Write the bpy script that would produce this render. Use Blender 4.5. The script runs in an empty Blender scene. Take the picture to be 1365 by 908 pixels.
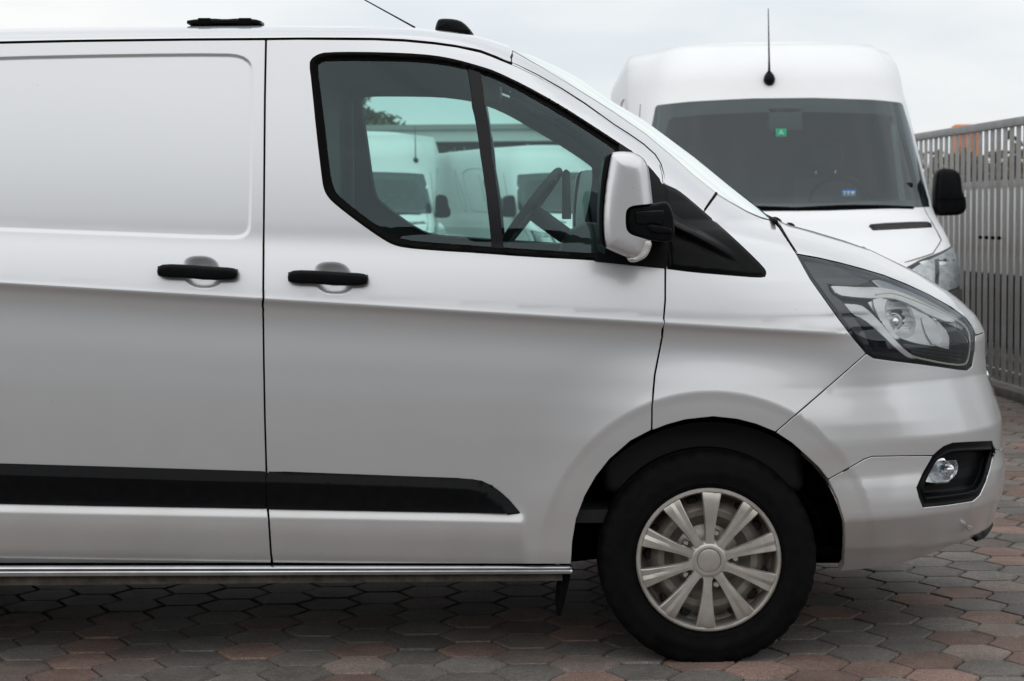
import bpy, bmesh, math, random
import numpy as np
from mathutils import Vector, Matrix
from mathutils.geometry import delaunay_2d_cdt

random.seed(7)
rng = np.random.RandomState(11)
scene = bpy.context.scene
COL = scene.collection

# ------------------------------------------------------------------ camera
FOC, PW, PH = 2480.0, 1365.0, 908.0            # focal length in photo pixels
CAM = np.array([0.0, -5.536, 1.360])
PITCH, ROLL = math.atan(167 / FOC), math.radians(0.5)
_w = np.array([0, math.cos(PITCH), -math.sin(PITCH)])
_u = np.array([0, math.sin(PITCH), math.cos(PITCH)])
_r = np.array([1.0, 0, 0])
CR = math.cos(ROLL) * _r - math.sin(ROLL) * _u
CU = math.sin(ROLL) * _r + math.cos(ROLL) * _u
cam_data = bpy.data.cameras.new('camera')
cam = bpy.data.objects.new('camera', cam_data)
COL.objects.link(cam)
cam.matrix_world = Matrix([[CR[0], CU[0], -_w[0], CAM[0]], [CR[1], CU[1], -_w[1], CAM[1]],
                           [CR[2], CU[2], -_w[2], CAM[2]], [0, 0, 0, 1]])
cam_data.sensor_width = 36
cam_data.lens = 36 * FOC / PW
cam_data.clip_end = 2000
cam_data.dof.use_dof = True
cam_data.dof.focus_distance = 5.6
cam_data.dof.aperture_fstop = 7.1
scene.camera = cam

# ------------------------------------------------------------------ sky, sun, exposure
SUN_EL, SUN_AZ = math.radians(48), math.radians(192)   # azimuth clockwise from +Y
world = bpy.data.worlds.new('World')
scene.world = world
world.use_nodes = True
wn, wl = world.node_tree.nodes, world.node_tree.links
wn.clear()
w_out = wn.new('ShaderNodeOutputWorld')
w_bg = wn.new('ShaderNodeBackground')
w_bg.inputs['Strength'].default_value = 0.12
w_sky = wn.new('ShaderNodeTexSky')
w_sky.sky_type = 'NISHITA'
w_sky.sun_disc = False
w_sky.sun_elevation = SUN_EL
w_sky.sun_rotation = SUN_AZ
w_tc = wn.new('ShaderNodeTexCoord')
w_map = wn.new('ShaderNodeMapping')
w_map.inputs['Scale'].default_value = (1.0, 1.0, 3.2)
w_noise = wn.new('ShaderNodeTexNoise')
w_noise.inputs['Scale'].default_value = 2.6
w_noise.inputs['Detail'].default_value = 6
w_noise.inputs['Roughness'].default_value = 0.52
w_ramp = wn.new('ShaderNodeValToRGB')
w_ramp.color_ramp.elements[0].position = 0.34
w_ramp.color_ramp.elements[0].color = (0.73, 0.785, 0.84, 1)
w_ramp.color_ramp.elements[1].position = 0.58
w_ramp.color_ramp.elements[1].color = (0.985, 0.985, 0.97, 1)
w_gain = wn.new('ShaderNodeVectorMath')
w_gain.operation = 'SCALE'
w_sep = wn.new('ShaderNodeSeparateXYZ')
w_mr = wn.new('ShaderNodeMapRange')
w_mr.inputs['From Min'].default_value = 0.0
w_mr.inputs['From Max'].default_value = 1.0
w_mr.inputs['To Min'].default_value = 7.8
w_mr.inputs['To Max'].default_value = 8.6
w_mix = wn.new('ShaderNodeMix')
w_mix.data_type = 'RGBA'
w_mix.inputs[0].default_value = 0.93                    # cloud cover
wl.new(w_tc.outputs['Generated'], w_map.inputs['Vector'])
wl.new(w_map.outputs['Vector'], w_noise.inputs['Vector'])
wl.new(w_noise.outputs['Fac'], w_ramp.inputs['Fac'])
wl.new(w_tc.outputs['Generated'], w_sep.inputs[0])
wl.new(w_sep.outputs['Z'], w_mr.inputs['Value'])
wl.new(w_ramp.outputs['Color'], w_gain.inputs[0])
wl.new(w_mr.outputs['Result'], w_gain.inputs['Scale'])
wl.new(w_sky.outputs['Color'], w_mix.inputs[6])
wl.new(w_gain.outputs['Vector'], w_mix.inputs[7])
wl.new(w_mix.outputs[2], w_bg.inputs['Color'])
wl.new(w_bg.outputs['Background'], w_out.inputs['Surface'])

sun_data = bpy.data.lights.new('sun', 'SUN')
sun_data.energy = 1.2
sun_data.angle = math.radians(150)
sun_data.color = (1.0, 0.97, 0.93)
sun = bpy.data.objects.new('sun', sun_data)
COL.objects.link(sun)
_sd = Vector((math.sin(SUN_AZ) * math.cos(SUN_EL), math.cos(SUN_AZ) * math.cos(SUN_EL), math.sin(SUN_EL)))
sun.rotation_euler = _sd.to_track_quat('Z', 'Y').to_euler()

vs = scene.view_settings
vs.view_transform = 'Standard'
vs.look = 'None'
vs.exposure = 0.10
vs.gamma = 1.0
vs.use_curve_mapping = False
scene.render.engine = 'CYCLES'
scene.cycles.use_denoising = True
scene.cycles.max_bounces = 10
scene.cycles.transparent_max_bounces = 24
scene.cycles.caustics_reflective = False
scene.cycles.caustics_refractive = False

# ------------------------------------------------------------------ materials
MATS = {}


def mat(name, col=(0.5, 0.5, 0.5), rough=0.5, metal=0.0, coat=0.0, coat_rough=0.04, var=0.0, scale=8.0, bump=0.0,
        bump_scale=60.0, col2=None, spec=0.5, rand=0.0, emit=None):
    if name in MATS:
        return MATS[name]
    m = bpy.data.materials.new(name)
    m.use_nodes = True
    nt = m.node_tree
    b = nt.nodes['Principled BSDF']
    b.inputs['Roughness'].default_value = rough
    b.inputs['Metallic'].default_value = metal
    b.inputs['Coat Weight'].default_value = coat
    b.inputs['Coat Roughness'].default_value = coat_rough
    b.inputs['Specular IOR Level'].default_value = spec
    b.inputs['Base Color'].default_value = (*col, 1)
    tc = nt.nodes.new('ShaderNodeTexCoord')
    if var > 0 or col2 is not None:
        n = nt.nodes.new('ShaderNodeTexNoise')
        n.inputs['Scale'].default_value = scale
        n.inputs['Detail'].default_value = 7
        n.inputs['Roughness'].default_value = 0.62
        nt.links.new(tc.outputs['Object'], n.inputs['Vector'])
        r = nt.nodes.new('ShaderNodeValToRGB')
        r.color_ramp.elements[0].position = 0.33
        r.color_ramp.elements[1].position = 0.68
        c2 = col2 if col2 is not None else tuple(min(1, c * (1 + var)) for c in col)
        c1 = col if col2 is not None else tuple(c * (1 - var) for c in col)
        r.color_ramp.elements[0].color = (*c1, 1)
        r.color_ramp.elements[1].color = (*c2, 1)
        nt.links.new(n.outputs['Fac'], r.inputs['Fac'])
        last = r.outputs['Color']
        if rand > 0:
            oi = nt.nodes.new('ShaderNodeObjectInfo')
            mr = nt.nodes.new('ShaderNodeMapRange')
            mr.inputs['To Min'].default_value = 1 - rand
            mr.inputs['To Max'].default_value = 1 + rand
            nt.links.new(oi.outputs['Random'], mr.inputs['Value'])
            vm = nt.nodes.new('ShaderNodeVectorMath')
            vm.operation = 'SCALE'
            nt.links.new(last, vm.inputs[0])
            nt.links.new(mr.outputs['Result'], vm.inputs['Scale'])
            last = vm.outputs['Vector']
        nt.links.new(last, b.inputs['Base Color'])
        rr = nt.nodes.new('ShaderNodeMapRange')
        rr.inputs['To Min'].default_value = max(0, rough - 0.08)
        rr.inputs['To Max'].default_value = min(1, rough + 0.08)
        nt.links.new(n.outputs['Fac'], rr.inputs['Value'])
        nt.links.new(rr.outputs['Result'], b.inputs['Roughness'])
    if bump > 0:
        n2 = nt.nodes.new('ShaderNodeTexNoise')
        n2.inputs['Scale'].default_value = bump_scale
        n2.inputs['Detail'].default_value = 4
        nt.links.new(tc.outputs['Object'], n2.inputs['Vector'])
        bp = nt.nodes.new('ShaderNodeBump')
        bp.inputs['Strength'].default_value = bump
        bp.inputs['Distance'].default_value = 0.004
        nt.links.new(n2.outputs['Fac'], bp.inputs['Height'])
        nt.links.new(bp.outputs['Normal'], b.inputs['Normal'])
    if emit:
        b.inputs['Emission Color'].default_value = (*emit[:3], 1)
        b.inputs['Emission Strength'].default_value = emit[3]
    MATS[name] = m
    return m


def glass(name, tint, refl=1.0, rough=0.0, gcol=(0.88, 0.96, 1.0)):
    """thin tinted pane: transmitted light tinted, Fresnel reflection on top"""
    if name in MATS:
        return MATS[name]
    m = bpy.data.materials.new(name)
    m.use_nodes = True
    nt = m.node_tree
    nt.nodes.clear()
    o = nt.nodes.new('ShaderNodeOutputMaterial')
    t = nt.nodes.new('ShaderNodeBsdfTransparent')
    t.inputs['Color'].default_value = (*tint, 1)
    g = nt.nodes.new('ShaderNodeBsdfGlossy')
    g.inputs['Roughness'].default_value = rough
    g.inputs['Color'].default_value = (*gcol, 1)
    fr = nt.nodes.new('ShaderNodeFresnel')
    fr.inputs['IOR'].default_value = 1.5
    mu = nt.nodes.new('ShaderNodeMath')
    mu.operation = 'MULTIPLY'
    mu.use_clamp = True
    mu.inputs[1].default_value = refl
    mx = nt.nodes.new('ShaderNodeMixShader')
    nt.links.new(fr.outputs[0], mu.inputs[0])
    nt.links.new(mu.outputs[0], mx.inputs[0])
    nt.links.new(t.outputs[0], mx.inputs[1])
    nt.links.new(g.outputs[0], mx.inputs[2])
    nt.links.new(mx.outputs[0], o.inputs['Surface'])
    MATS[name] = m
    return m


def silver_paint():
    m = mat('silver_paint', (0.74, 0.76, 0.79), 0.30, 0.50, coat=1.0, coat_rough=0.075)
    nt = m.node_tree
    b = nt.nodes['Principled BSDF']
    tc = nt.nodes.new('ShaderNodeTexCoord')
    # road film: brownish dust that thickens irregularly towards the sills
    n = nt.nodes.new('ShaderNodeTexNoise')
    n.inputs['Scale'].default_value = 5
    n.inputs['Detail'].default_value = 8
    nt.links.new(tc.outputs['Object'], n.inputs['Vector'])
    sp = nt.nodes.new('ShaderNodeSeparateXYZ')
    nt.links.new(tc.outputs['Object'], sp.inputs[0])
    mr = nt.nodes.new('ShaderNodeMapRange')
    mr.inputs['From Min'].default_value = 0.95
    mr.inputs['From Max'].default_value = 0.28
    mr.inputs['To Min'].default_value = 0.0
    mr.inputs['To Max'].default_value = 0.85
    nt.links.new(sp.outputs['Z'], mr.inputs['Value'])
    mu = nt.nodes.new('ShaderNodeMath')
    mu.operation = 'MULTIPLY'
    nt.links.new(n.outputs['Fac'], mu.inputs[0])
    nt.links.new(mr.outputs['Result'], mu.inputs[1])
    mx = nt.nodes.new('ShaderNodeMix')
    mx.data_type = 'RGBA'
    mx.inputs[6].default_value = (0.645, 0.66, 0.682, 1)
    mx.inputs[7].default_value = (0.46, 0.435, 0.41, 1)
    nt.links.new(mu.outputs[0], mx.inputs[0])
    # tiny specks
    v = nt.nodes.new('ShaderNodeTexVoronoi')
    v.inputs['Scale'].default_value = 26
    nt.links.new(tc.outputs['Object'], v.inputs['Vector'])
    lt = nt.nodes.new('ShaderNodeMath')
    lt.operation = 'LESS_THAN'
    lt.inputs[1].default_value = 0.035
    nt.links.new(v.outputs['Distance'], lt.inputs[0])
    vc = nt.nodes.new('ShaderNodeSeparateColor')
    nt.links.new(v.outputs['Color'], vc.inputs[0])
    lt2 = nt.nodes.new('ShaderNodeMath')
    lt2.operation = 'LESS_THAN'
    lt2.inputs[1].default_value = 0.10
    nt.links.new(vc.outputs[0], lt2.inputs[0])
    m3 = nt.nodes.new('ShaderNodeMath')
    m3.operation = 'MULTIPLY'
    nt.links.new(lt.outputs[0], m3.inputs[0])
    nt.links.new(lt2.outputs[0], m3.inputs[1])
    mx2 = nt.nodes.new('ShaderNodeMix')
    mx2.data_type = 'RGBA'
    mx2.inputs[7].default_value = (0.30, 0.29, 0.28, 1)
    nt.links.new(m3.outputs[0], mx2.inputs[0])
    nt.links.new(mx.outputs[2], mx2.inputs[6])
    nt.links.new(mx2.outputs[2], b.inputs['Base Color'])
    rr = nt.nodes.new('ShaderNodeMapRange')
    rr.inputs['To Min'].default_value = 0.295
    rr.inputs['To Max'].default_value = 0.44
    nt.links.new(mu.outputs[0], rr.inputs['Value'])
    nt.links.new(rr.outputs['Result'], b.inputs['Roughness'])
    return m


SILVER = silver_paint()
BLACK = mat('black_plastic', (0.0042, 0.0046, 0.0055), 0.38, var=0.25, scale=30, bump=0.05, bump_scale=400, spec=0.10)
GLOSSB = mat('black_gloss_trim', (0.006, 0.0065, 0.008), 0.20, spec=0.20)
RUBBER = mat('black_rubber', (0.0035, 0.0035, 0.0036), 0.60, var=0.2, scale=20, spec=0.05)
DARKIN = mat('dark_interior', (0.014, 0.0145, 0.016), 0.7, var=0.15, scale=6)
GREYIN = mat('grey_interior_trim', (0.10, 0.105, 0.10), 0.8, var=0.1, scale=6)
CHROME = mat('chrome', (0.82, 0.83, 0.84), 0.09, 1.0)
SATIN = mat('satin_reflector', (0.75, 0.76, 0.78), 0.22, 1.0)
SIDEGLASS = glass('side_window_glass', (0.66, 0.87, 0.825), 1.15, gcol=(0.78, 0.96, 1.0))
SCREEN = glass('windscreen_glass', (0.68, 0.82, 0.80), 1.6, gcol=(0.95, 1.0, 0.985))
CLEAR = glass('clear_lens', (0.97, 0.98, 0.98), 1.1)


# ------------------------------------------------------------------ mesh helpers
def obj(name, me, m, parent=None):
    o = bpy.data.objects.new(name, me)
    COL.objects.link(o)
    if m is not None:
        for mm in (m if isinstance(m, (list, tuple)) else [m]):
            me.materials.append(mm)
    if parent is not None:
        o.parent = parent
    return o


def mesh(name, verts, faces, m, parent=None, smooth=True, normals=None, midx=None):
    me = bpy.data.meshes.new(name)
    me.from_pydata([tuple(map(float, v)) for v in verts], [], [tuple(map(int, f)) for f in faces])
    me.polygons.foreach_set('use_smooth', [smooth] * len(me.polygons))
    if midx is not None:
        me.polygons.foreach_set('material_index', midx)
    me.update()
    o = obj(name, me, m, parent)
    if normals is not None:
        me.normals_split_custom_set_from_vertices([tuple(map(float, n)) for n in normals])
    return o


def sharpen(o, deg=35):
    me = o.data
    bm = bmesh.new()
    bm.from_mesh(me)
    lim = math.radians(deg)
    for e in bm.edges:
        e.smooth = not (len(e.link_faces) == 2 and e.calc_face_angle(0) > lim)
    bm.to_mesh(me)
    bm.free()
    return o


def empty(name, loc=(0, 0, 0), rz=0.0, parent=None):
    o = bpy.data.objects.new(name, None)
    o.empty_display_size = 0.2
    COL.objects.link(o)
    o.location = loc
    o.rotation_euler = (0, 0, rz)
    o.parent = parent
    return o


def tag(o, label, cat, group=None, kind=None):
    o['label'] = label
    o['category'] = cat
    if group:
        o['group'] = group
    if kind:
        o['kind'] = kind
    return o


def box(name, lo, hi, m, parent=None, bev=0.0, seg=2):
    bm = bmesh.new()
    bmesh.ops.create_cube(bm, size=1)
    for v in bm.verts:
        v.co = Vector([lo[i] + (v.co[i] + 0.5) * (hi[i] - lo[i]) for i in range(3)])
    if bev > 0:
        bmesh.ops.bevel(bm, geom=bm.edges[:], offset=bev, segments=seg, profile=0.5, affect='EDGES')
    me = bpy.data.meshes.new(name)
    bm.to_mesh(me)
    bm.free()
    o = obj(name, me, m, parent)
    if bev > 0:
        me.polygons.foreach_set('use_smooth', [True] * len(me.polygons))
        sharpen(o, 40)
    return o


def tube(name, pts, r, m, parent=None, n=8, closed=False, cap=True):
    P = np.array(pts, float)
    k = len(P)
    rr = np.full(k, r) if np.isscalar(r) else np.array(r, float)
    T = np.zeros_like(P)
    for i in range(k):
        a = P[(i - 1) % k] if (closed or i > 0) else P[i]
        b = P[(i + 1) % k] if (closed or i < k - 1) else P[i]
        T[i] = (b - a) / max(1e-9, np.linalg.norm(b - a))
    ref = np.array([0, 0, 1.0]) if abs(T[0][2]) < 0.9 else np.array([1.0, 0, 0])
    V, F_ = [], []
    nrm = np.cross(T[0], ref)
    nrm /= np.linalg.norm(nrm)
    for i in range(k):
        nrm = nrm - T[i] * np.dot(nrm, T[i])
        nrm /= max(1e-9, np.linalg.norm(nrm))
        bn = np.cross(T[i], nrm)
        for j in range(n):
            a = 2 * math.pi * j / n
            V.append(P[i] + rr[i] * (math.cos(a) * nrm + math.sin(a) * bn))
    for i in range(k if closed else k - 1):
        i2 = (i + 1) % k
        for j in range(n):
            j2 = (j + 1) % n
            F_.append((i * n + j, i * n + j2, i2 * n + j2, i2 * n + j))
    if cap and not closed:
        F_.append(tuple(range(n))[::-1])
        F_.append(tuple((k - 1) * n + j for j in range(n)))
    return mesh(name, V, F_, m, parent)


def lathe(name, prof, m, parent=None, n=64, axis='Y', center=(0, 0, 0), closed=False, sharp=35):
    """prof: list of (radius, height along axis)"""
    V, F_ = [], []
    k = len(prof)
    for (r, h) in prof:
        for j in range(n):
            a = 2 * math.pi * j / n
            if axis == 'Y':
                p = (r * math.sin(a), h, r * math.cos(a))
            elif axis == 'Z':
                p = (r * math.cos(a), r * math.sin(a), h)
            else:
                p = (h, r * math.cos(a), r * math.sin(a))
            V.append((p[0] + center[0], p[1] + center[1], p[2] + center[2]))
    for i in range(k if closed else k - 1):
        i2 = (i + 1) % k
        for j in range(n):
            j2 = (j + 1) % n
            F_.append((i * n + j, i * n + j2, i2 * n + j2, i2 * n + j))
    o = mesh(name, V, F_, m, parent)
    bm = bmesh.new()
    bm.from_mesh(o.data)
    bmesh.ops.remove_doubles(bm, verts=bm.verts, dist=1e-5)
    bmesh.ops.recalc_face_normals(bm, faces=bm.faces)
    bm.to_mesh(o.data)
    bm.free()
    return sharpen(o, sharp)


def prism(name, poly, y0, y1, m, parent=None, bev=0.0, plane='XZ', seg=2):
    """extrude an outline (list of 2-D points) between two depths"""
    bm = bmesh.new()
    vs_ = []
    for a, b in poly:
        vs_.append(bm.verts.new((a, y0, b) if plane == 'XZ' else ((y0, a, b) if plane == 'YZ' else (a, b, y0))))
    f = bm.faces.new(vs_)
    r = bmesh.ops.extrude_face_region(bm, geom=[f])
    d = Vector((0, y1 - y0, 0) if plane == 'XZ' else ((y1 - y0, 0, 0) if plane == 'YZ' else (0, 0, y1 - y0)))
    for e in r['geom']:
        if isinstance(e, bmesh.types.BMVert):
            e.co += d
    bmesh.ops.recalc_face_normals(bm, faces=bm.faces)
    if bev > 0:
        es = [e for e in bm.edges if len(e.link_faces) == 2 and e.calc_face_angle(0) > 0.5]
        bmesh.ops.bevel(bm, geom=es, offset=bev, segments=seg, profile=0.5, affect='EDGES')
    me = bpy.data.meshes.new(name)
    bm.to_mesh(me)
    bm.free()
    o = obj(name, me, m, parent)
    me.polygons.foreach_set('use_smooth', [True] * len(me.polygons))
    return sharpen(o, 30)


def pip(pts, poly):
    x, y = pts[:, 0], pts[:, 1]
    ins = np.zeros(len(pts), bool)
    n = len(poly)
    for i in range(n):
        x1, y1 = poly[i]
        x2, y2 = poly[(i + 1) % n]
        c = ((y1 > y) != (y2 > y))
        if y2 != y1:
            ins ^= c & (x < (x2 - x1) * (y - y1) / (y2 - y1) + x1)
    return ins


def pdist(pts, poly, closed=True):
    P = np.asarray(poly, float)
    A = P if closed else P[:-1]
    B = np.roll(P, -1, 0) if closed else P[1:]
    best = np.full(len(pts), 1e9)
    for a, b in zip(A, B):
        d = b - a
        L = max(1e-12, d @ d)
        t = np.clip(((pts - a) @ d) / L, 0, 1)
        q = pts - (a + t[:, None] * d)
        best = np.minimum(best, np.hypot(q[:, 0], q[:, 1]))
    return best


def densify(poly, step, closed=True):
    P = [np.array(p, float) for p in poly]
    out = []
    n = len(P)
    for i in range(n if closed else n - 1):
        a, b = P[i], P[(i + 1) % n]
        k = max(1, int(math.ceil(np.linalg.norm(b - a) / step)))
        for j in range(k):
            out.append(a + (b - a) * j / k)
    if not closed:
        out.append(P[-1])
    return np.array(out)


def chaikin(poly, it=2, closed=True, keep=60):
    """round a traced outline a little, leaving real corners (> keep degrees) in place"""
    P = [np.array(p, float) for p in poly]
    for _ in range(it):
        out = []
        n = len(P)
        for i in range(n):
            if not closed and i in (0, n - 1):
                out.append(P[i])
                continue
            a, b, c = P[i - 1], P[i], P[(i + 1) % n]
            d1, d2 = b - a, c - b
            ang = abs(math.degrees(math.atan2(d1[0] * d2[1] - d1[1] * d2[0], d1 @ d2)))
            if ang > keep:
                out.append(b)
            else:
                out.append(b * 0.75 + a * 0.25)
                out.append(b * 0.75 + c * 0.25)
        P = out
    return np.array(P)


def offset_poly(P, d):
    """move a closed outline inward (d > 0) whatever its winding"""
    P = np.asarray(P, float)
    area = 0.5 * np.sum(P[:, 0] * np.roll(P[:, 1], -1) - np.roll(P[:, 0], -1) * P[:, 1])
    s = 1.0 if area > 0 else -1.0
    prv, nxt = np.roll(P, 1, 0), np.roll(P, -1, 0)
    e1, e2 = P - prv, nxt - P
    n1 = np.stack([-e1[:, 1], e1[:, 0]], 1)
    n2 = np.stack([-e2[:, 1], e2[:, 0]], 1)
    n1 /= np.maximum(1e-9, np.linalg.norm(n1, axis=1))[:, None]
    n2 /= np.maximum(1e-9, np.linalg.norm(n2, axis=1))[:, None]
    m_ = n1 + n2
    ln = np.linalg.norm(m_, axis=1)
    m_ /= np.maximum(1e-9, ln)[:, None]
    k = 1 / np.clip((m_ * n1).sum(1), 0.45, 1)
    return P + s * d * m_ * k[:, None]


def surf(name, fn, outer, m, parent, holes=(), inset=0.0, hole_inset=0.0, grid=0.02, flange=0.012, lines=(), mirror=None,
         step=None, rnd=0.0015, analytic=True, grid2=None):
    """A sheet on the surface fn(a, b) -> xyz, bounded by outlines in (a, b), with a rolled edge (flange)."""
    step = step or grid * 0.7
    O = densify(outer, step)
    if inset:
        O = offset_poly(O, inset)
    HS = []
    for h in holes:
        hh = densify(h, step)
        HS.append(offset_poly(hh, -hole_inset) if hole_inset else hh)
    lo, hi = O.min(0), O.max(0)
    gx = np.arange(lo[0] + grid * 0.5, hi[0], grid)
    gy = np.arange(lo[1] + grid * 0.5, hi[1], grid2 or grid)
    G = np.array([(a, b) for a in gx for b in gy])
    extra = [np.asarray(l, float) for l in lines if len(l)]
    if extra:
        E = np.concatenate(extra)
        E = E[(E[:, 0] > lo[0]) & (E[:, 0] < hi[0]) & (E[:, 1] > lo[1]) & (E[:, 1] < hi[1])]
        cs = grid * 0.45
        kE = np.floor(E / cs).astype(np.int64)
        occ = set()
        for da in (-1, 0, 1):
            for db in (-1, 0, 1):
                occ.update(((kE[:, 0] + da) * 1000003 + kE[:, 1] + db).tolist())
        kG = np.floor(G / cs).astype(np.int64)
        G = G[~np.isin(kG[:, 0] * 1000003 + kG[:, 1], np.array(list(occ), np.int64))]
        G = np.concatenate([G, E]) if len(G) else E
    if len(G):
        ok = pip(G, O)
        for h in HS:
            ok &= ~pip(G, h)
        G = G[ok]
    if len(G):                       # keep clear of the outlines
        rr = min(grid, grid2 or grid) * 0.3
        occ = set()
        for h in [O] + HS:
            kE = np.floor(densify(h, rr) / rr).astype(np.int64)
            for da in (-1, 0, 1):
                for db in (-1, 0, 1):
                    occ.update(((kE[:, 0] + da) * 1000003 + kE[:, 1] + db).tolist())
        kG = np.floor(G / rr).astype(np.int64)
        G = G[~np.isin(kG[:, 0] * 1000003 + kG[:, 1], np.array(list(occ), np.int64))]
    loops = [O] + HS
    pts, edges, s = [], [], 0
    for L in loops:
        pts += [Vector((float(p[0]), float(p[1]))) for p in L]
        edges += [(s + i, s + (i + 1) % len(L)) for i in range(len(L))]
        s += len(L)
    pts += [Vector((float(p[0]), float(p[1]))) for p in G]
    V2, _, F2, _, _, _ = delaunay_2d_cdt(pts, edges, [], 0, 1e-6)
    V2 = np.array([(v[0], v[1]) for v in V2])
    F2 = np.array([f[:3] for f in F2])
    cen = V2[F2].mean(1)
    ok = pip(cen, O)
    for h in HS:
        ok &= ~pip(cen, h)
    F2 = F2[ok]
    a, b = V2[:, 0], V2[:, 1]
    P = fn(a, b)
    if hasattr(fn, 'normal'):
        N = fn.normal(P)
    else:
        e = 0.0012
        N = np.cross(fn(a + e, b) - fn(a - e, b), fn(a, b + e) - fn(a, b - e))
    N /= np.maximum(1e-12, np.linalg.norm(N, axis=1))[:, None]
    # winding: face normal should agree with N
    fn_ = np.cross(P[F2[:, 1]] - P[F2[:, 0]], P[F2[:, 2]] - P[F2[:, 0]])
    flip = (fn_ * N[F2[:, 0]]).sum(1) < 0
    F2[flip] = F2[flip][:, ::-1]
    V, NN, FF = list(P), list(N), [tuple(f) for f in F2]
    if flange > 0:
        cnt = {}
        for f in F2:
            for i in range(3):
                x, y = int(f[i]), int(f[(i + 1) % 3])
                cnt[(x, y)] = 1
        bnd = [(x, y) for (x, y) in cnt if (y, x) not in cnt]
        outd = {}
        for x, y in bnd:
            t = P[y] - P[x]
            o = np.cross(t, N[x])
            o /= max(1e-12, np.linalg.norm(o))
            outd[x] = outd.get(x, 0) + o
            outd[y] = outd.get(y, 0) + o
        r1, r2 = {}, {}
        for v, o in outd.items():
            o = o / max(1e-9, np.linalg.norm(o))
            r1[v] = len(V)
            V.append(P[v] + o * rnd - N[v] * rnd)
            NN.append((N[v] * 0.55 + o))
            r2[v] = len(V)
            V.append(P[v] + o * rnd - N[v] * flange)
            NN.append(o)
        for x, y in bnd:
            FF.append((y, x, r1[x], r1[y]))
            FF.append((r1[y], r1[x], r2[x], r2[y]))
    V = np.array(V)
    NN = np.array(NN)
    NN /= np.maximum(1e-12, np.linalg.norm(NN, axis=1))[:, None]
    if mirror is not None:
        V = V.copy()
        V[:, 1] = 2 * mirror - V[:, 1]
        NN[:, 1] *= -1
        FF = [f[::-1] for f in FF]
    return mesh(name, V, FF, m, parent, normals=NN if analytic else None)


def gridmesh(name, rows, m, parent=None, mirror_join=None, mirror=None, flip=False):
    """rows: list of equally long point lists"""
    R = np.array(rows, float)
    if mirror_join is not None:
        R2 = R[:, ::-1].copy()
        R2[:, :, 1] = 2 * mirror_join - R2[:, :, 1]
        R = np.concatenate([R, R2[:, 1:]], 1)
    k, n = R.shape[:2]
    V = R.reshape(-1, 3)
    F_ = []
    for i in range(k - 1):
        for j in range(n - 1):
            q = (i * n + j, i * n + j + 1, (i + 1) * n + j + 1, (i + 1) * n + j)
            F_.append(q[::-1] if flip else q)
    if mirror is not None:
        V = V.copy()
        V[:, 1] = 2 * mirror - V[:, 1]
        F_ = [f[::-1] for f in F_]
    return mesh(name, V, F_, m, parent)
# ================================================================== the silver van: one analytic body surface
W = 0.975                                    # body half width: centreline at Y = W


def ray(px, py):
    px, py = np.asarray(px, float), np.asarray(py, float)
    a, b = (px - PW / 2) / FOC, (py - PH / 2) / FOC
    return _w + a[..., None] * CR - b[..., None] * CU


def at_y(px, py, Y=0.0):
    d = ray(px, py)
    t = (Y - CAM[1]) / d[..., 1]
    return CAM + t[..., None] * d


def proj(P):
    q = np.asarray(P, float) - CAM
    dz = q @ _w
    return np.stack([PW / 2 + FOC * (q @ CR) / dz, PH / 2 - FOC * (q @ CU) / dz], -1)


def line_z(p1, p2, Y=0.0):
    a, b = at_y(*p1, Y), at_y(*p2, Y)
    k = (b[2] - a[2]) / (b[0] - a[0])
    return a[2] - k * a[0], k


def ss(t):
    t = np.clip(t, 0, 1)
    return t * t * (3 - 2 * t)


BELT = line_z((0, 308), (700, 331))
CREASE = line_z((0, 378), (1100, 445))
STRB = line_z((0, 671), (692, 684.5))
WHEEL = at_y(944.3, 746.0, 0.04)
WX, WZ = WHEEL[0], WHEEL[2]
TYRE_R = 0.333
# --- profile table over a reference height
ZB, ZC, ZS = 1.262, 1.075, 0.462
_zt = np.arange(0.0, 2.3, 0.001)
_kn = [(0.0, 0.10), (0.24, 0.075), (0.30, 0.026), (0.385, 0.007), (ZS - 0.032, 0.003), (ZS + 0.001, 0.016), (ZS + 0.02, 0.018),
       (0.60, 0.0150), (0.70, 0.0122), (0.80, 0.0120), (0.90, 0.0160), (0.98, 0.0220), (1.02, 0.0230), (1.05, 0.0165), (ZC, 0.0), (1.105, 0.0052), (1.15, 0.0132), (1.20, 0.0235),
       (ZB - 0.015, 0.0358)]
for h in np.arange(0.0, 1.05, 0.05):
    _kn.append((ZB + h, 0.038 + 0.105 * h + 0.10 * h * h))
_kz, _ky = np.array([k[0] for k in _kn]), np.array([k[1] for k in _kn])
_raw = np.interp(_zt, _kz, _ky)


def _gauss(y, s):
    k = np.exp(-0.5 * (np.arange(-4 * s, 4 * s + 1) / s) ** 2)
    k /= k.sum()
    return np.convolve(np.pad(y, 4 * s, mode='edge'), k, mode='valid')


_g12, _g3 = _gauss(_raw, 16), _gauss(_raw, 3)
_wsh = np.maximum(np.exp(-((_zt - ZC) / 0.022) ** 2), np.exp(-((_zt - ZS + 0.014) / 0.020) ** 2))
PROF = _g12 * (1 - _wsh) + _g3 * _wsh


XL, XF = at_y(697, 686)[0], at_y(1085, 446)[0]


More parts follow.
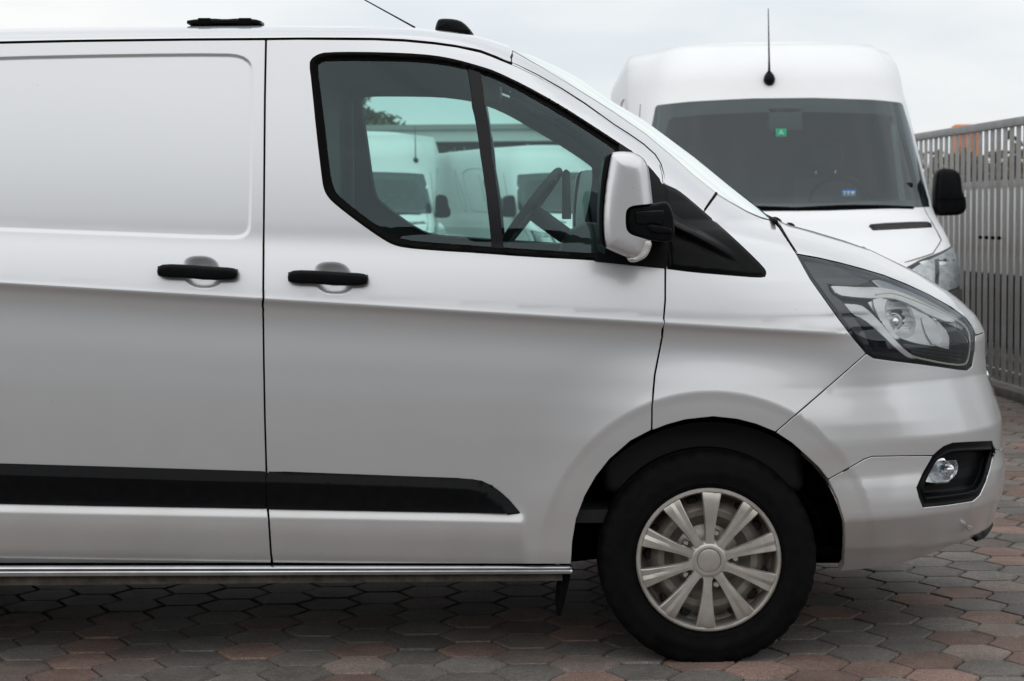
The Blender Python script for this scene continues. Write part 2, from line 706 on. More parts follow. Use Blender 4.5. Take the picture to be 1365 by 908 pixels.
def base(x, z):
    zb, zc, zs = BELT[0] + BELT[1] * x, CREASE[0] + CREASE[1] * x, STRB[0] + STRB[1] * x
    zr = np.where(z > zb, ZB + (z - zb),
                  np.where(z > zc, ZC + (z - zc) / (zb - zc) * (ZB - ZC),
                           np.where(z > zs, ZS + (z - zs) / (zc - zs) * (ZC - ZS), ZS - (zs - z))))
    y = np.interp(zr, _zt, PROF)
    # without pressed lines (they fade out towards the front bumper / before the wheel)
    plain = np.interp(zr, [0, 0.25, 0.36, ZC, 1.16, ZB, ZB + 0.5, 2.3], [0.12, 0.05, 0.018, 0.012, 0.012, 0.036, 0.11, 0.40])
    lowmix = ss((x - XL + 0.012) / 0.03) * ss((0.72 - zr) / 0.2)
    y = y * (1 - lowmix) + (0.018 + np.clip(0.36 - z, 0, 1) ** 2 * 2.4) * lowmix
    fr = ss((x - XF) / 0.20) * ss((1.2 - zr) / 0.1)
    y = y * (1 - fr) + plain * fr
    # wheel-arch flare
    r = np.hypot(x - WX, z - WZ)
    s = np.clip((r - 0.515) / 0.20, 0, 1)
    fl = 0.017 * (1 - s) ** 2 * (0.35 + 0.65 * ss((z - 0.30) / 0.25))
    edge = 0.004 * ss((0.515 - r) / 0.03)
    return y - fl + edge * 0.55


# --- nose, bonnet and windscreen centreline, from their outline; then fitted so that the outline falls on the photo
SIL = [(1312, 722), (1316, 714), (1325, 703), (1328.5, 691), (1332, 674), (1338.6, 640), (1340, 620.6), (1337.6, 603), (1336, 560), (1325, 523), (1316, 497),
       (1314, 469), (1314, 446), (1309, 433), (1298, 417.5), (1279, 400), (1260, 386), (1240, 374), (1218, 361), (1187, 346),
       (1155, 331), (1120, 319), (1098, 312.5), (1073, 305), (1051, 299.5), (1034, 294), (1028, 291.5), (1010, 276), (976, 250),
       (951, 230), (934, 216), (864, 165), (828, 144), (798, 124), (759, 99), (723, 79.5), (700, 67)]
_sy = np.interp([s[1] for s in SIL], [60, 280, 330, 420, 480, 720], [0.93, 0.93, 0.9, 0.70, 0.55, 0.50])
_sp = np.array([at_y(s[0], s[1], y) for s, y in zip(SIL, _sy)])
NZ, NX = _sp[:, 2].copy(), _sp[:, 0].copy() + 0.02
_o = np.argsort(NZ)
NZ, NX, _ST = NZ[_o], NX[_o], np.array(SIL)[_o]
# beyond both ends
NZ = np.concatenate([[0.0, 0.15], NZ, [NZ[-1] + 0.25]])
NX = np.concatenate([[NX[0] - 0.22, NX[0] - 0.08], NX, [NX[-1] - 0.42]])


def plan_par(z):
    L = np.interp(z, [0, 1.0, 1.16, 1.28, 1.40, 1.9], [0.93, 0.93, 0.80, 0.80, 0.95, 0.90])
    p = np.interp(z, [1.05, 1.36], [2.5, 3.6])
    q = np.interp(z, [1.05, 1.36], [2.4, 3.0])
    return L, p, q


ROOF = [(-1200, 50), (-300, 40.5), (0, 36), (120, 34.3), (250, 32.8), (350, 32), (450, 32.8), (520, 34), (554, 35.5), (600, 40.5), (631, 45), (660, 52), (682, 59), (720, 75)]
_rp = np.array([at_y(p[0], p[1], 0.45) for p in ROOF])
RX, RZ = _rp[:, 0], _rp[:, 2] + 0.016
SEAM = [(-1200, 84), (-300, 64), (0, 57), (100, 54.8), (250, 53), (353, 52.3), (400, 51.7), (499, 52.3), (538.7, 54), (578.4, 57.7), (608, 61.8), (640, 69), (659.6, 76.5),
        (689, 88.4), (715, 101), (747, 119), (778.5, 139), (818, 167.6), (838.4, 180.5), (857, 193.5), (872.5, 207.5), (880, 220), (883.5, 233), (884.6, 244)]
_sz = np.array([at_y(p[0], p[1], 0.15) for p in SEAM[:13]])
SXs, SZs = _sz[:, 0], _sz[:, 2]


def F(x, z):
    x, z = np.asarray(x, float), np.asarray(z, float)
    b = base(x, z)
    xn = np.interp(z, NZ, NX)
    L, p, q = plan_par(z)
    t = np.clip((x - (xn - L)) / L, 0, 1)
    fo = 1 - (1 - t ** p) ** (1 / q)
    zr = np.interp(x, RX, RZ) - np.clip(x - RX[-1], 0, 9) * 0.45
    zs = np.interp(x, SXs, SZs) - np.clip(x - SXs[-1], 0, 9) * 0.45
    tz = np.clip((z - zs) / (zr - zs), 0, 1)
    ro = 1 - (1 - tz ** 1.55) ** (1 / 2.5)
    o = np.minimum((fo ** 4 + ro ** 4) ** 0.25, 1.0)
    return b + (W - b) * o


def hit(px, py):
    """first point where the ray through a photo pixel meets the body"""
    px, py = np.atleast_1d(np.asarray(px, float)), np.atleast_1d(np.asarray(py, float))
    d = ray(px, py)
    ys = np.linspace(-0.12, W + 0.05, 110)
    lo = np.full(len(px), ys[0])
    hi = np.full(len(px), np.nan)
    g_best, y_best = np.full(len(px), -1e9), np.full(len(px), 0.5)
    for i in range(1, len(ys)):
        t = (ys[i] - CAM[1]) / d[:, 1]
        P = CAM + t[:, None] * d
        g = ys[i] - F(P[:, 0], P[:, 2])
        up = g > g_best
        g_best[up], y_best[up] = g[up], ys[i]
        new = (g > 0) & np.isnan(hi)
        hi[new] = ys[i]
        lo[new] = ys[i - 1]
    miss = np.isnan(hi)
    for _ in range(30):
        m_ = 0.5 * (lo + hi)
        t = (m_ - CAM[1]) / d[:, 1]
        P = CAM + t[:, None] * d
        g = m_ - F(P[:, 0], P[:, 2])
        pos = g > 0
        hi = np.where(pos, m_, hi)
        lo = np.where(pos, lo, m_)
    y = np.where(miss, y_best, 0.5 * (lo + hi))
    t = (y - CAM[1]) / d[:, 1]
    P = CAM + t[:, None] * d
    # a pixel just off the outline: nearest grazing point, pulled onto the surface
    P[:, 1] = np.where(miss, F(P[:, 0], P[:, 2]), P[:, 1])
    return P


# fit the outline
_th = np.linspace(0.02, 1, 160)
for _it in range(7):
    corr = np.zeros(len(_ST))
    for i, (tx, ty) in enumerate(_ST):
        z0 = NZ[i + 2]
        xs = NX[i + 2] - 0.75 * (1 - _th) ** 2
        ys_ = F(xs, np.full_like(xs, z0))
        ok = ys_ <= W + 1e-6
        pj = proj(np.stack([xs, ys_, np.full_like(xs, z0)], -1)[ok])
        # outline px at this row: compare along the local direction of the outline
        j = np.argmax(pj[:, 0])
        k = min(max(i, 1), len(_ST) - 2)
        d = _ST[k + 1] - _ST[k - 1]
        tgt = tx + (pj[j, 1] - ty) * (d[0] / d[1] if abs(d[1]) > 1 else 0)
        corr[i] = np.clip((tgt - pj[j, 0]) / 400.0, -0.05, 0.05)
    NX[2:-1] += corr * 0.9
    NX[-1] = NX[-2] - 0.42
    NX[0], NX[1] = NX[2] - 0.22, NX[2] - 0.08


_UZ = {}


def UZ(pts):
    """photo outline -> (u, z) on the body, u = x + y runs along the side and round the nose"""
    A = np.array(pts, float)
    key = A.tobytes()
    if key in _UZ:
        return _UZ[key].copy()
    P = hit(A[:, 0], A[:, 1])
    _UZ[key] = np.stack([P[:, 0] + P[:, 1], P[:, 2]], 1)
    return np.stack([P[:, 0] + P[:, 1], P[:, 2]], 1)


def solve_x(u, z):
    lo, hi = u - W - 0.05, u + 0.15
    for _ in range(28):
        m_ = 0.5 * (lo + hi)
        g = m_ + F(m_, z) - u
        lo = np.where(g < 0, m_, lo)
        hi = np.where(g < 0, hi, m_)
    return 0.5 * (lo + hi)


def body(off=None):
    def yy(x, z):
        y = F(x, z)
        if off is not None:
            y = y - (off(x + y, z) if callable(off) else off)
        return y

    def fn(u, z):
        x = solve_x(u, z)
        return np.stack([x, yy(x, z), z], -1)

    def nrm(P):
        x, z, e = P[:, 0], P[:, 2], 0.0008
        gx = (yy(x + e, z) - yy(x - e, z)) / (2 * e)
        gz = (yy(x, z + e) - yy(x, z - e)) / (2 * e)
        return np.stack([gx, -np.ones_like(gx), gz], -1)
    fn.normal = nrm
    return fn


def pxu(px, py):
    return UZ([(px, py)])[0]


def gap(name, pts, parent, depth=0.010, r=0.007, mirror=None, m=None):
    """dark rubber strip that lies in a shut line"""
    A = densify(pts, 6, closed=False)
    P = hit(A[:, 0], A[:, 1])
    P[:, 1] += depth
    if mirror is not None:
        P[:, 1] = 2 * mirror - P[:, 1]
    return tube(name, P, r, m or RUBBER, parent, n=6)


van = empty('cargo_van', (0, 0, 0))
tag(van, 'silver panel van parked side-on in the foreground with black door handles and side mirror', 'van')

# ------------------------------------------------------------------ traced outlines (photo pixels)
SEAMP = SEAM[2:]
B_GAP = [(354.5, 52.3), (353, 132), (351.5, 308), (350.7, 400), (351.5, 480), (353, 560), (355, 627), (357, 677), (362, 752)]
FRONT_GAP = [(884.6, 244), (888, 270), (889, 323), (887, 360), (887, 400), (883, 450), (873, 500), (869.5, 540), (869, 574)]
ARCH_L = [(869, 574.5), (841, 588.6), (813, 613), (795, 636), (780.5, 661.6), (769, 692), (764, 722), (762, 753)]
ARCH_T = [(869, 574.5), (890, 566.5), (914, 560), (950.7, 556), (983, 559.5), (1008, 566), (1033.7, 576.5)]
ARCH_R = [(1033.7, 576.5), (1056, 591), (1076, 609), (1092, 624), (1104.3, 639.3)]
ARCH_B = [(1104.3, 639.3), (1116.5, 666), (1124.6, 694), (1128.6, 722), (1129.5, 759)]
WIN_OUT = [(412, 85.4), (415, 78), (424, 72), (435.7, 69.5), (479, 69), (538.7, 70.5), (578.4, 73.5), (608, 79), (640, 88), (659.6, 94.3), (699, 113), (739, 135), (778.5, 159.7),
           (824, 189.4), (845, 203), (866, 222), (884, 244), (886.5, 300), (887, 357), (840, 352), (792.5, 347.3), (700, 342.5), (640, 337.8), (578.4, 334.2), (538.7, 330.6), (523, 326.3), (511, 319.7),
           (489, 304.9), (459.5, 283), (441.6, 268.2), (434.7, 259.3), (430.7, 249.4), (428.7, 235.5), (421.8, 178.5), (415, 109)]
WIN_IN = [(421.8, 89), (425, 83), (435.7, 80), (499, 80), (558.5, 81.4), (598, 86.4), (624, 91.7), (640, 97), (669.5, 108), (705, 127), (739, 146.8), (778.5, 170.6), (814, 194.4),
          (824, 203), (822, 250), (812, 300), (806, 339), (780, 337.6), (700, 332.5), (640, 328.6), (598, 325.7), (548.6, 321.7), (528.8, 316.7), (511, 306.8), (489, 292), (459.5, 269.2), (447.6, 258.3),
          (442.6, 247.4), (438.6, 229.5), (429.7, 148.8)]
DIV_L, DIV_R = [(624.5, 91.7), (630.6, 139.6), (641, 205.7), (656, 330)], [(640, 97), (646, 139.6), (654.5, 206), (671, 331)]
HEAD_L = [(1062, 339), (1070, 353.6), (1080, 371.6), (1099.7, 399.4), (1119.5, 427), (1139.3, 453), (1155, 471.5)]
HEAD_B = [(1155, 471.5), (1165, 477.7), (1194.8, 481.7), (1228.5, 485.6), (1258, 489.6), (1278, 492.6), (1290, 493.6), (1296, 488.6), (1299.5, 468.8), (1300.5, 447)]
HEAD_T = [(1300.5, 447), (1297, 437), (1288, 425), (1268, 410), (1238.4, 393.4), (1208.7, 379.6), (1179, 367.7), (1149, 358.7), (1119.5, 350.8), (1089.7, 343.9), (1062, 339)]
SCR_EDGE = [(683, 68), (723, 91), (759, 113), (788, 131), (818, 150), (860, 179), (903, 215), (923, 233), (940.6, 247), (955, 258.5), (972, 269), (995, 282), (1013.6, 290), (1024, 293), (1032, 295)]
HOOD_SIDE = [(1032, 295), (1040, 303), (1051, 322), (1062, 339)]
SAIL_F = [(884.6, 246), (903, 252.5), (920, 266), (937.8, 281.5), (966.8, 306.8), (995, 333), (1018, 356), (1022, 363), (1020, 369), (1012, 370.5), (970, 367), (920, 362.6), (889.5, 358.5)]
JOINT = [(954.6, 258.3), (938, 281.5)]
STRIP_T = [(0, 617.5), (120, 621), (352, 628)]
RAIL = [(0, 753.5), (763, 753)]


def cham(pts):
    return chaikin(pts, 1, closed=False)


def crease_lines(u0, u1, line, offs, step=0.011):
    out = []
    us = np.arange(u0, u1, step)
    for o in offs:
        zz = line[0] + line[1] * us + o
        out.append(np.stack([us + F(us, zz), zz], 1))
    return out


CRL = (crease_lines(-3.4, 1.2, CREASE, (-0.042, -0.030, -0.021, -0.014, -0.009, -0.005, -0.002, 0.001, 0.004, 0.008, 0.014)) +
       crease_lines(-3.4, 0.1, STRB, (-0.046, -0.038, -0.033, -0.028, -0.024, -0.019, -0.013, -0.008, -0.003, 0.001, 0.007)))
_ar = np.radians(np.arange(-20, 200, 1.2))
for _rr in (0.480, 0.488, 0.495, 0.502, 0.509, 0.515, 0.521, 0.529, 0.540):
    _c = np.stack([WX + _rr * np.cos(_ar), WZ + _rr * np.sin(_ar)], 1)
    _yy = F(_c[:, 0], _c[:, 1])
    CRL.append(np.stack([_c[:, 0] + _yy, _c[:, 1]], 1)[_yy < 0.2])


def bowl(cx, cy, rx, ry, depth):
    c = pxu(cx, cy)
    k = 1 / 448.0

    def f(u, z):
        r = ((np.abs(u - c[0]) / (rx * k)) ** 2.6 + (np.abs(z - c[1]) / (ry * k)) ** 2.6) ** (1 / 2.6)
        return -depth * ss((1.0 - r) / 0.70)
    ang = np.radians(np.arange(0, 360, 6))
    ln = []
    for s in (0.3, 0.55, 0.68, 0.8, 0.9, 1.0, 1.06):
        ca, sa = np.cos(ang), np.sin(ang)
        e = 2 / 2.6
        ln.append(np.stack([c[0] + s * rx * k * np.sign(ca) * np.abs(ca) ** e, c[1] + s * ry * k * np.sign(sa) * np.abs(sa) ** e], 1))
    return f, ln


BW1, BL1 = bowl(269.5, 363, 27, 22.5, 0.019)
BW2, BL2 = bowl(444.5, 371, 27, 22.5, 0.019)

# pressed field of the sliding door
FIELD = chaikin([(-560, 97), (-300, 86), (0, 75), (176, 71.4), (300, 70.5), (322, 73), (334, 81), (339, 94), (338, 176), (335.7, 300), (333, 311), (325, 318), (308, 320), (132, 313.5), (0, 308.5), (-300, 298), (-560, 289)], 1)
FIELD_UZ = UZ(densify(FIELD, 14))


def field_off(u, z):
    p = np.stack([u, z], 1)
    d = pdist(p, FIELD_UZ)
    s = np.where(pip(p, FIELD_UZ), d, -d)
    return -0.0055 * ss(s / 0.011)


FIELD_LINES = [densify(offset_poly(FIELD_UZ, o), 0.012) for o in (-0.004, 0.0, 0.003, 0.006, 0.010, 0.014)]

DOOR = list(B_GAP[::-1])[:-1] + [(354.5, 52.3)] + SEAM[6:] + FRONT_GAP[1:] + ARCH_L[1:] + []
SLIDE = [(-620, 84)] + [(-620, 74.5), (-300, 64), (0, 57), (100, 54.8), (250, 53), (354.5, 52.3)] + B_GAP[1:] + [(0, 752), (-300, 752), (-620, 752)]
QUARTER = [(-1010, 79), (-620, 74.5), (-620, 752), (-1010, 752)]
FENDER = ([JOINT[1], JOINT[0]] + SCR_EDGE[10:] + HOOD_SIDE[1:] + HEAD_L[1:] + [(1111.5, 509.5)] + ARCH_T[::-1] +
          FRONT_GAP[::-1][1:])
APIL = [(683, 68)] + SCR_EDGE[1:10] + [JOINT[1], (920, 266), (903, 252.5)] + SEAM[:12:-1] + [(683, 86)]


def sides(fn_):
    """both flanks of the van"""
    for mir in (None, W):
        fn_(mir)


def build_side(mir):
    far = mir is not None
    g = 0.03 if far else 0.014
    lines = () if far else CRL
    win_out = UZ(chaikin(WIN_OUT, 1))
    win_in = UZ(chaikin(WIN_IN, 1))

    # ---- front door
    door_uz = UZ(densify(DOOR, 14))
    d = surf('front_door', body(BW2), door_uz, SILVER, van, holes=[win_out], inset=0.0045, grid=g, lines=list(lines) + ([] if far else BL2), mirror=mir, flange=0.03)
    # weather seal round the window: a bead that rises and falls
    wo = UZ(densify(chaikin(WIN_OUT, 1), 8))
    wi_big = offset_poly(win_out, 0.024)

    def seal_off(u, z):
        p = np.stack([u, z], 1)
        dd = pdist(p, win_out)
        s = np.where(pip(p, win_out), dd, -dd)
        return 0.004 * ss(s / 0.006) - 0.013 * ss((s - 0.011) / 0.010)
    surf('window_seal', body(seal_off), win_out, RUBBER, d, holes=[win_in], grid=0.008, mirror=mir, flange=0.012)
    surf('window_glass', body(-0.012), offset_poly(densify(win_in, 0.01), -0.004), SIDEGLASS, d, grid=0.03, flange=0, mirror=mir)
    div = UZ(DIV_L + DIV_R[::-1])
    surf('window_divider', body(-0.006), div, GLOSSB, d, grid=0.012, mirror=mir, flange=0.02)
    # inner trim
    trim = offset_poly(densify(door_uz, 0.02), 0.02)
    surf('door_trim', body(-0.050), trim, DARKIN, d, holes=[offset_poly(densify(win_in, 0.02), -0.002)], grid=0.05, mirror=mir, flange=0.02)
    # pillar triangle behind the mirror
    sail = UZ([(826, 191), (845, 204), (866, 223), (884, 247), (886.5, 300), (888, 357), (840, 352.5), (793, 347.5), (797, 335), (806, 339), (813, 300), (823, 250), (825, 205)])
    surf('mirror_triangle', body(0.006), sail, BLACK, d, grid=0.012, mirror=mir, flange=0.02)

    # ---- sliding door and rear quarter
    s = surf('sliding_door' if not far else 'side_panel', body(None if far else (lambda u, z: BW1(u, z) + field_off(u, z))), UZ(densify(SLIDE, 14)), SILVER, van, inset=0.0045, grid=g,
             lines=list(lines) + ([] if far else BL1 + FIELD_LINES), mirror=mir, flange=0.03)
    zz = UZ([(-620, 75), (-620, 752)])
    x0, x1 = -3.32, zz[0][0]
    rwx = WX - 2.93
    arch = [(rwx + 0.42 * math.cos(a), WZ + 0.42 * math.sin(a)) for a in np.radians(np.arange(-2, 183, 6))]
    arch = [(a, max(b, zz[1][1])) for a, b in arch]
    q = [(x0, zz[1][1])] + [(x0, zz[0][1] - 0.02), (x1, zz[0][1]), (x1, zz[1][1])] + arch
    surf('rear_quarter', body(), np.array(q), SILVER, van, inset=0.003, grid=0.05, mirror=mir, flange=0.03)

    # ---- wing, pillar
    surf('front_wing', body(), UZ(densify(FENDER, 10)), SILVER, van, inset=0.0036, grid=g, lines=lines, mirror=mir, flange=0.02)
    surf('windscreen_pillar', body(), UZ(densify(APIL, 10)), SILVER, van, inset=0.0010, grid=g, mirror=mir, flange=0.02)
    # ---- shut-line rubbers
    for pts in (B_GAP, SEAM[4:], FRONT_GAP, [(1033.7, 576), (1111.5, 509.5), (1155, 472)], HOOD_SIDE, JOINT):
        gap('shut_line', pts, van, mirror=mir)
    gap('shut_line', [(-1000, 79)] + SEAM[1:5], van, mirror=mir)
    gap('shut_line', [(-620, 75), (-620, 752)], van, mirror=mir)

    # ---- rubbing strips
    def strip_off(top, bot):
        def f(u, z):
            t0 = top[0] + top[1] * u
            b0 = bot[0] + bot[1] * u
            k = (t0 - z) / (t0 - b0)
            return 0.004 + 0.013 * np.clip(k / 0.30, 0, 1) - 0.007 * np.clip((k - 0.30) / 0.70, 0, 1)
        return f
    stt = line_z((0, 617.5), (352, 628))
    stb = line_z((0, 670.5), (352, 676.8))
    st2 = line_z((357, 628.2), (610, 637.5))
    s1 = UZ(densify([(-615, 600), (0, 617.5), (120, 621), (350, 628), (357.2, 629), (354.6, 634), (355.4, 677), (120, 673), (0, 670.5), (-615, 659)], 12))
    tl = [np.stack([np.arange(-2.8, 0.2, 0.015), a[0] + a[1] * np.arange(-2.8, 0.2, 0.015) - 0.033 + o], 1) for a in (stt, st2) for o in (-0.004, 0.0, 0.004)]
    surf('rubbing_strip', body(strip_off(stt, stb)), s1, BLACK, s, grid=0.012, lines=[tl[i] for i in (0, 1, 2)], mirror=mir, flange=0.018, inset=0.001)
    s2 = UZ(densify([(355.5, 635), (358.5, 628.4), (380, 628.7), (500, 633), (610, 637), (630, 638.6), (642, 640.8), (656, 647), (668, 656), (679, 666), (694, 683.4), (571, 681.4), (380, 678), (356.5, 677.4)], 10))
    sp2 = chaikin([(355, 628.2), (610, 637), (630, 638.6), (642, 640.8), (656, 647), (668, 656), (679, 666), (696, 684)], 1, closed=False)
    sp2 = UZ(densify(sp2, 8, closed=False))

    def strip2(u, z):
        dd = pdist(np.stack([u, z], 1), sp2, closed=False)
        return 0.004 + 0.013 * np.clip(dd / 0.030, 0, 1) - 0.006 * np.clip((dd - 0.03) / 0.08, 0, 1)
    ln2 = [sp2 + np.array([0, -o]) for o in (0.026, 0.030, 0.034)]
    surf('rubbing_strip', body(strip2), s2, BLACK, d, grid=0.012, lines=ln2, mirror=mir, flange=0.018, inset=0.001)
    return d, s


for _m in (None, W):
    build_side(_m)

# ------------------------------------------------------------------ roof, windscreen, bonnet (full width)
def solve_z(x, y, zlo, zhi):
    lo, hi = np.full_like(x, 1.0) * zlo, np.full_like(x, 1.0) * zhi
    for _ in range(44):
        m_ = 0.5 * (lo + hi)
        g = F(x, m_) - y
        lo = np.where(g < 0, m_, lo)
        hi = np.where(g < 0, hi, m_)
    return 0.5 * (lo + hi)


_v = np.linspace(0, 1, 40) ** 1.8
roof_rows, liner_rows = [], []
sx = np.array([at_y(p[0], p[1], 0.15)[0] for p in SEAM[:14]])
xs_roof = np.concatenate([np.linspace(-3.3, -0.6, 34), np.linspace(-0.55, 0.0, 34)])
_hdr = hit([683], [68])[0]                                     # top corner of the windscreen
SP = hit([p[0] for p in SEAM[1:14]], [p[1] - 1.9 for p in SEAM[1:14]])
for x in xs_roof:
    # front rows bow backwards towards the side: the header line
    zseam = np.interp(x, SP[:, 0], SP[:, 2]) if x > SP[0, 0] else SP[0, 2] - (SP[0, 0] - x) * 0.02
    ys0 = float(F(np.array([x]), np.array([zseam]))[0])
    ys = ys0 + (W - 2e-4 - ys0) * _v
    # near the front the roof stops at the header: limit z below by the seam
    z = solve_z(np.full_like(ys, x), ys, zseam, 2.2)
    roof_rows.append(np.stack([np.full_like(ys, x), ys, z], -1))
    if x < -0.02:
        liner_rows.append(np.stack([np.full_like(ys, x), np.maximum(ys, ys0 + 0.07), z - 0.055], -1))
gridmesh('roof', roof_rows, SILVER, van, mirror_join=W)
gridmesh('headliner', liner_rows, GREYIN, van, mirror_join=W, flip=True)

# windscreen: rows follow its side edge, columns run across to the other side
SE = hit([p[0] for p in densify(SCR_EDGE, 12, closed=False)], [p[1] for p in densify(SCR_EDGE, 12, closed=False)])
scr_rows = []
for p in SE:
    ys = p[1] + (W - 2e-4 - p[1]) * (np.linspace(0, 1, 30) ** 1.4)
    z = np.full_like(ys, p[2]) + 0.0
    lo, hi = np.full_like(ys, -1.0), np.full_like(ys, 2.2)
    for _ in range(44):
        m_ = 0.5 * (lo + hi)
        g_ = F(m_, z) - ys
        lo = np.where(g_ < 0, m_, lo)
        hi = np.where(g_ < 0, hi, m_)
    scr_rows.append(np.stack([0.5 * (lo + hi), ys, z], -1))
scr_rows = [r for r in scr_rows]
gridmesh('windscreen', scr_rows, SCREEN, van, mirror_join=W)
# ceramic border strip at the glass edge and cowl
_e = np.array([r[0] for r in scr_rows])
for mir in (None, W):
    _e2 = _e.copy()
    _e2[:, 1] += 0.006
    if mir:
        _e2[:, 1] = 2 * W - _e2[:, 1]
    tube('windscreen_seal', _e2, 0.003, mat('seal_grey', (0.20, 0.21, 0.21), 0.6), van, n=6)

# bonnet: from the shut line over to the other side
HE = np.concatenate([densify(HOOD_SIDE, 8, closed=False)[:-1], densify(HEAD_T[::-1], 10, closed=False)])
HEP = hit(HE[:, 0], HE[:, 1] - 1.2)
hood_rows = []
n_h = len(HEP)
s_par = np.concatenate([[0], np.cumsum(np.linalg.norm(np.diff(HEP, axis=0), axis=1))])
s_par /= s_par[-1]
_zend = HEP[-1, 2]
xc_start = float(np.interp(HEP[0, 2] + 0.02, NZ, NX)) - 0.02
xc_end = float(np.interp(_zend + 0.0, NZ, NX))
for i, p in enumerate(HEP):
    vv = np.linspace(0, 1, 36) ** 1.3
    xcen = xc_start + (xc_end - xc_start) * s_par[i] ** 0.9
    # plan path: starts along the edge, sweeps across to the centreline
    ys = p[1] + (W - 2e-4 - p[1]) * vv
    xs = p[0] + (xcen - p[0]) * (1 - (1 - vv) ** 2.2)
    if i == n_h - 1:
        lo, hi = np.full_like(ys, 0.5), np.full_like(ys, 2.2)
        z = np.full_like(ys, p[2])
        for _ in range(44):
            m_ = 0.5 * (lo + hi)
            g_ = F(m_, z) - ys
            lo = np.where(g_ < 0, m_, lo)
            hi = np.where(g_ < 0, hi, m_)
        xs = 0.5 * (lo + hi)
    else:
        z = solve_z(xs, ys, 0.9, 1.42)
    hood_rows.append(np.stack([xs, ys, z], -1))
HOOD_ROWS = np.array(hood_rows)
gridmesh('bonnet', hood_rows, SILVER, van, mirror_join=W, flip=True)
HOUS = mat('lamp_housing_black', (0.014, 0.016, 0.019), 0.30, var=0.2, scale=14)
HOUS2 = mat('lamp_bezel_grey', (0.065, 0.072, 0.083), 0.28, 0.35)
BLADE = mat('lamp_blade_silver', (0.90, 0.91, 0.93), 0.22, 0.15, coat=0.6)
DRL = mat('daytime_light_guide', (0.84, 0.88, 0.72), 0.25, coat=0.5)
# ------------------------------------------------------------------ bumper
def ucen(z):
    return float(np.interp(z, NZ, NX)) + W - 0.004


def cen_line(z0, z1, n=14):
    return [(ucen(z), z) for z in np.linspace(z0, z1, n)]


BOT = [(1124.6, 768), (1150, 766), (1181, 762), (1208, 757), (1234, 749), (1248.5, 743), (1272.7, 732), (1297, 723.5), (1312, 716.5)]
FOG_TOP = [(1244, 607.7), (1250, 602), (1258, 595.5), (1270, 591), (1296, 589.5), (1323, 588.5), (1326.5, 599)]
FOG_LOW = [(1326.5, 599), (1321, 622), (1315, 641), (1306.6, 659), (1297, 667.5), (1260.6, 673), (1230, 676), (1225.4, 664), (1222, 650), (1231.5, 630), (1244, 607.7)]
SEAM_B = [(1104.3, 639.3), (1132, 624), (1152, 612.5), (1163, 608.6), (1200, 608), (1244, 607.7)]
z_hood = pxu(1300.5, 447)[1]
z_seam = pxu(1334, 600.5)[1]
z_bot = pxu(1312, 716.5)[1]


def bump_off(u, z):
    k = np.interp(z, [0.20, 0.32, 0.385, 0.43, 0.455, 0.50, 0.555, 0.615, 0.625, 0.66, 0.72, 0.80, 0.88],
                  [-0.09, -0.050, -0.016, 0.006, 0.007, 0.003, -0.003, -0.001, 0.0, 0.003, 0.005, 0.002, 0.0])
    return k * ss((u - 0.80) / 0.25)


up_px = UZ(densify(ARCH_R + SEAM_B[1:] + FOG_TOP[1:] + [(1334, 600.5)], 8, closed=False))
up_px2 = UZ(densify(HEAD_B[::-1] + [(1111.5, 509.5), (1033.7, 576.5)], 8, closed=False))[:-1]
up = np.concatenate([up_px, np.array(cen_line(z_seam, z_hood)), up_px2])
bumper = surf('bumper', body(bump_off), up, SILVER, van, inset=0.0030, grid=0.016, flange=0.02)
surf('bumper', body(bump_off), up, SILVER, van, inset=0.0018, grid=0.05, flange=0.02, mirror=W)
lo_px = UZ(densify(ARCH_B + BOT, 8, closed=False))
lo_px2 = UZ(densify([(1334, 600.5)] + FOG_LOW + SEAM_B[::-1][1:-1], 8, closed=False))
lo = np.concatenate([lo_px, np.array(cen_line(z_bot, z_seam)), lo_px2])
lowb = surf('lower_bumper', body(bump_off), lo, SILVER, van, inset=0.0030, grid=0.016, flange=0.025)
surf('lower_bumper', body(bump_off), lo, SILVER, van, inset=0.0018, grid=0.05, flange=0.025, mirror=W)
gap('shut_line', SEAM_B, van, depth=0.008, r=0.005)
# black lip under the nose
lip = UZ(densify([(1306, 719), (1312, 716.5), (1316, 713)], 5, closed=False))
lip = np.concatenate([lip, np.array(cen_line(z_bot, z_bot, 2))[:1], np.array(cen_line(z_bot - 0.035, z_bot - 0.035, 2))[:1], [[lip[0][0], lip[0][1] - 0.012]]])
surf('front_lip', body(lambda u, z: -0.02 + 0 * u), lip, BLACK, van, grid=0.03, flange=0.02)
surf('front_lip', body(lambda u, z: -0.02 + 0 * u), lip, BLACK, van, grid=0.03, flange=0.02, mirror=W)
# front grille and badge bar between the lamps
for zz0, zz1, nm, mm, oo in ((0.74, 0.93, 'grille', BLACK, 0.004), (0.875, 0.893, 'grille_bar', HOUS2, 0.012), (0.815, 0.833, 'grille_bar', SATIN, 0.014), (0.755, 0.773, 'grille_bar', HOUS2, 0.010)):
    gu = 1.60 + 0.55
    gp = [(gu, zz0), (ucen(zz0), zz0), (ucen(zz1), zz1), (gu, zz1)]
    for mir in (None, W):
        surf(nm, body(oo), np.array(gp), mm, van, grid=0.03, flange=0.02, mirror=mir)
# fog lamp insert
fog = UZ(densify(chaikin(FOG_TOP + FOG_LOW[1:-1], 1), 5))


def fog_off(u, z):
    p = np.stack([u, z], 1)
    d = np.where(pip(p, fog), pdist(p, fog), 0)
    return bump_off(u, z) - 0.004 - 0.006 * ss(d / 0.01) + 0.006 * ss((d - 0.018) / 0.006) - 0.050 * ss((d - 0.026) / 0.010)


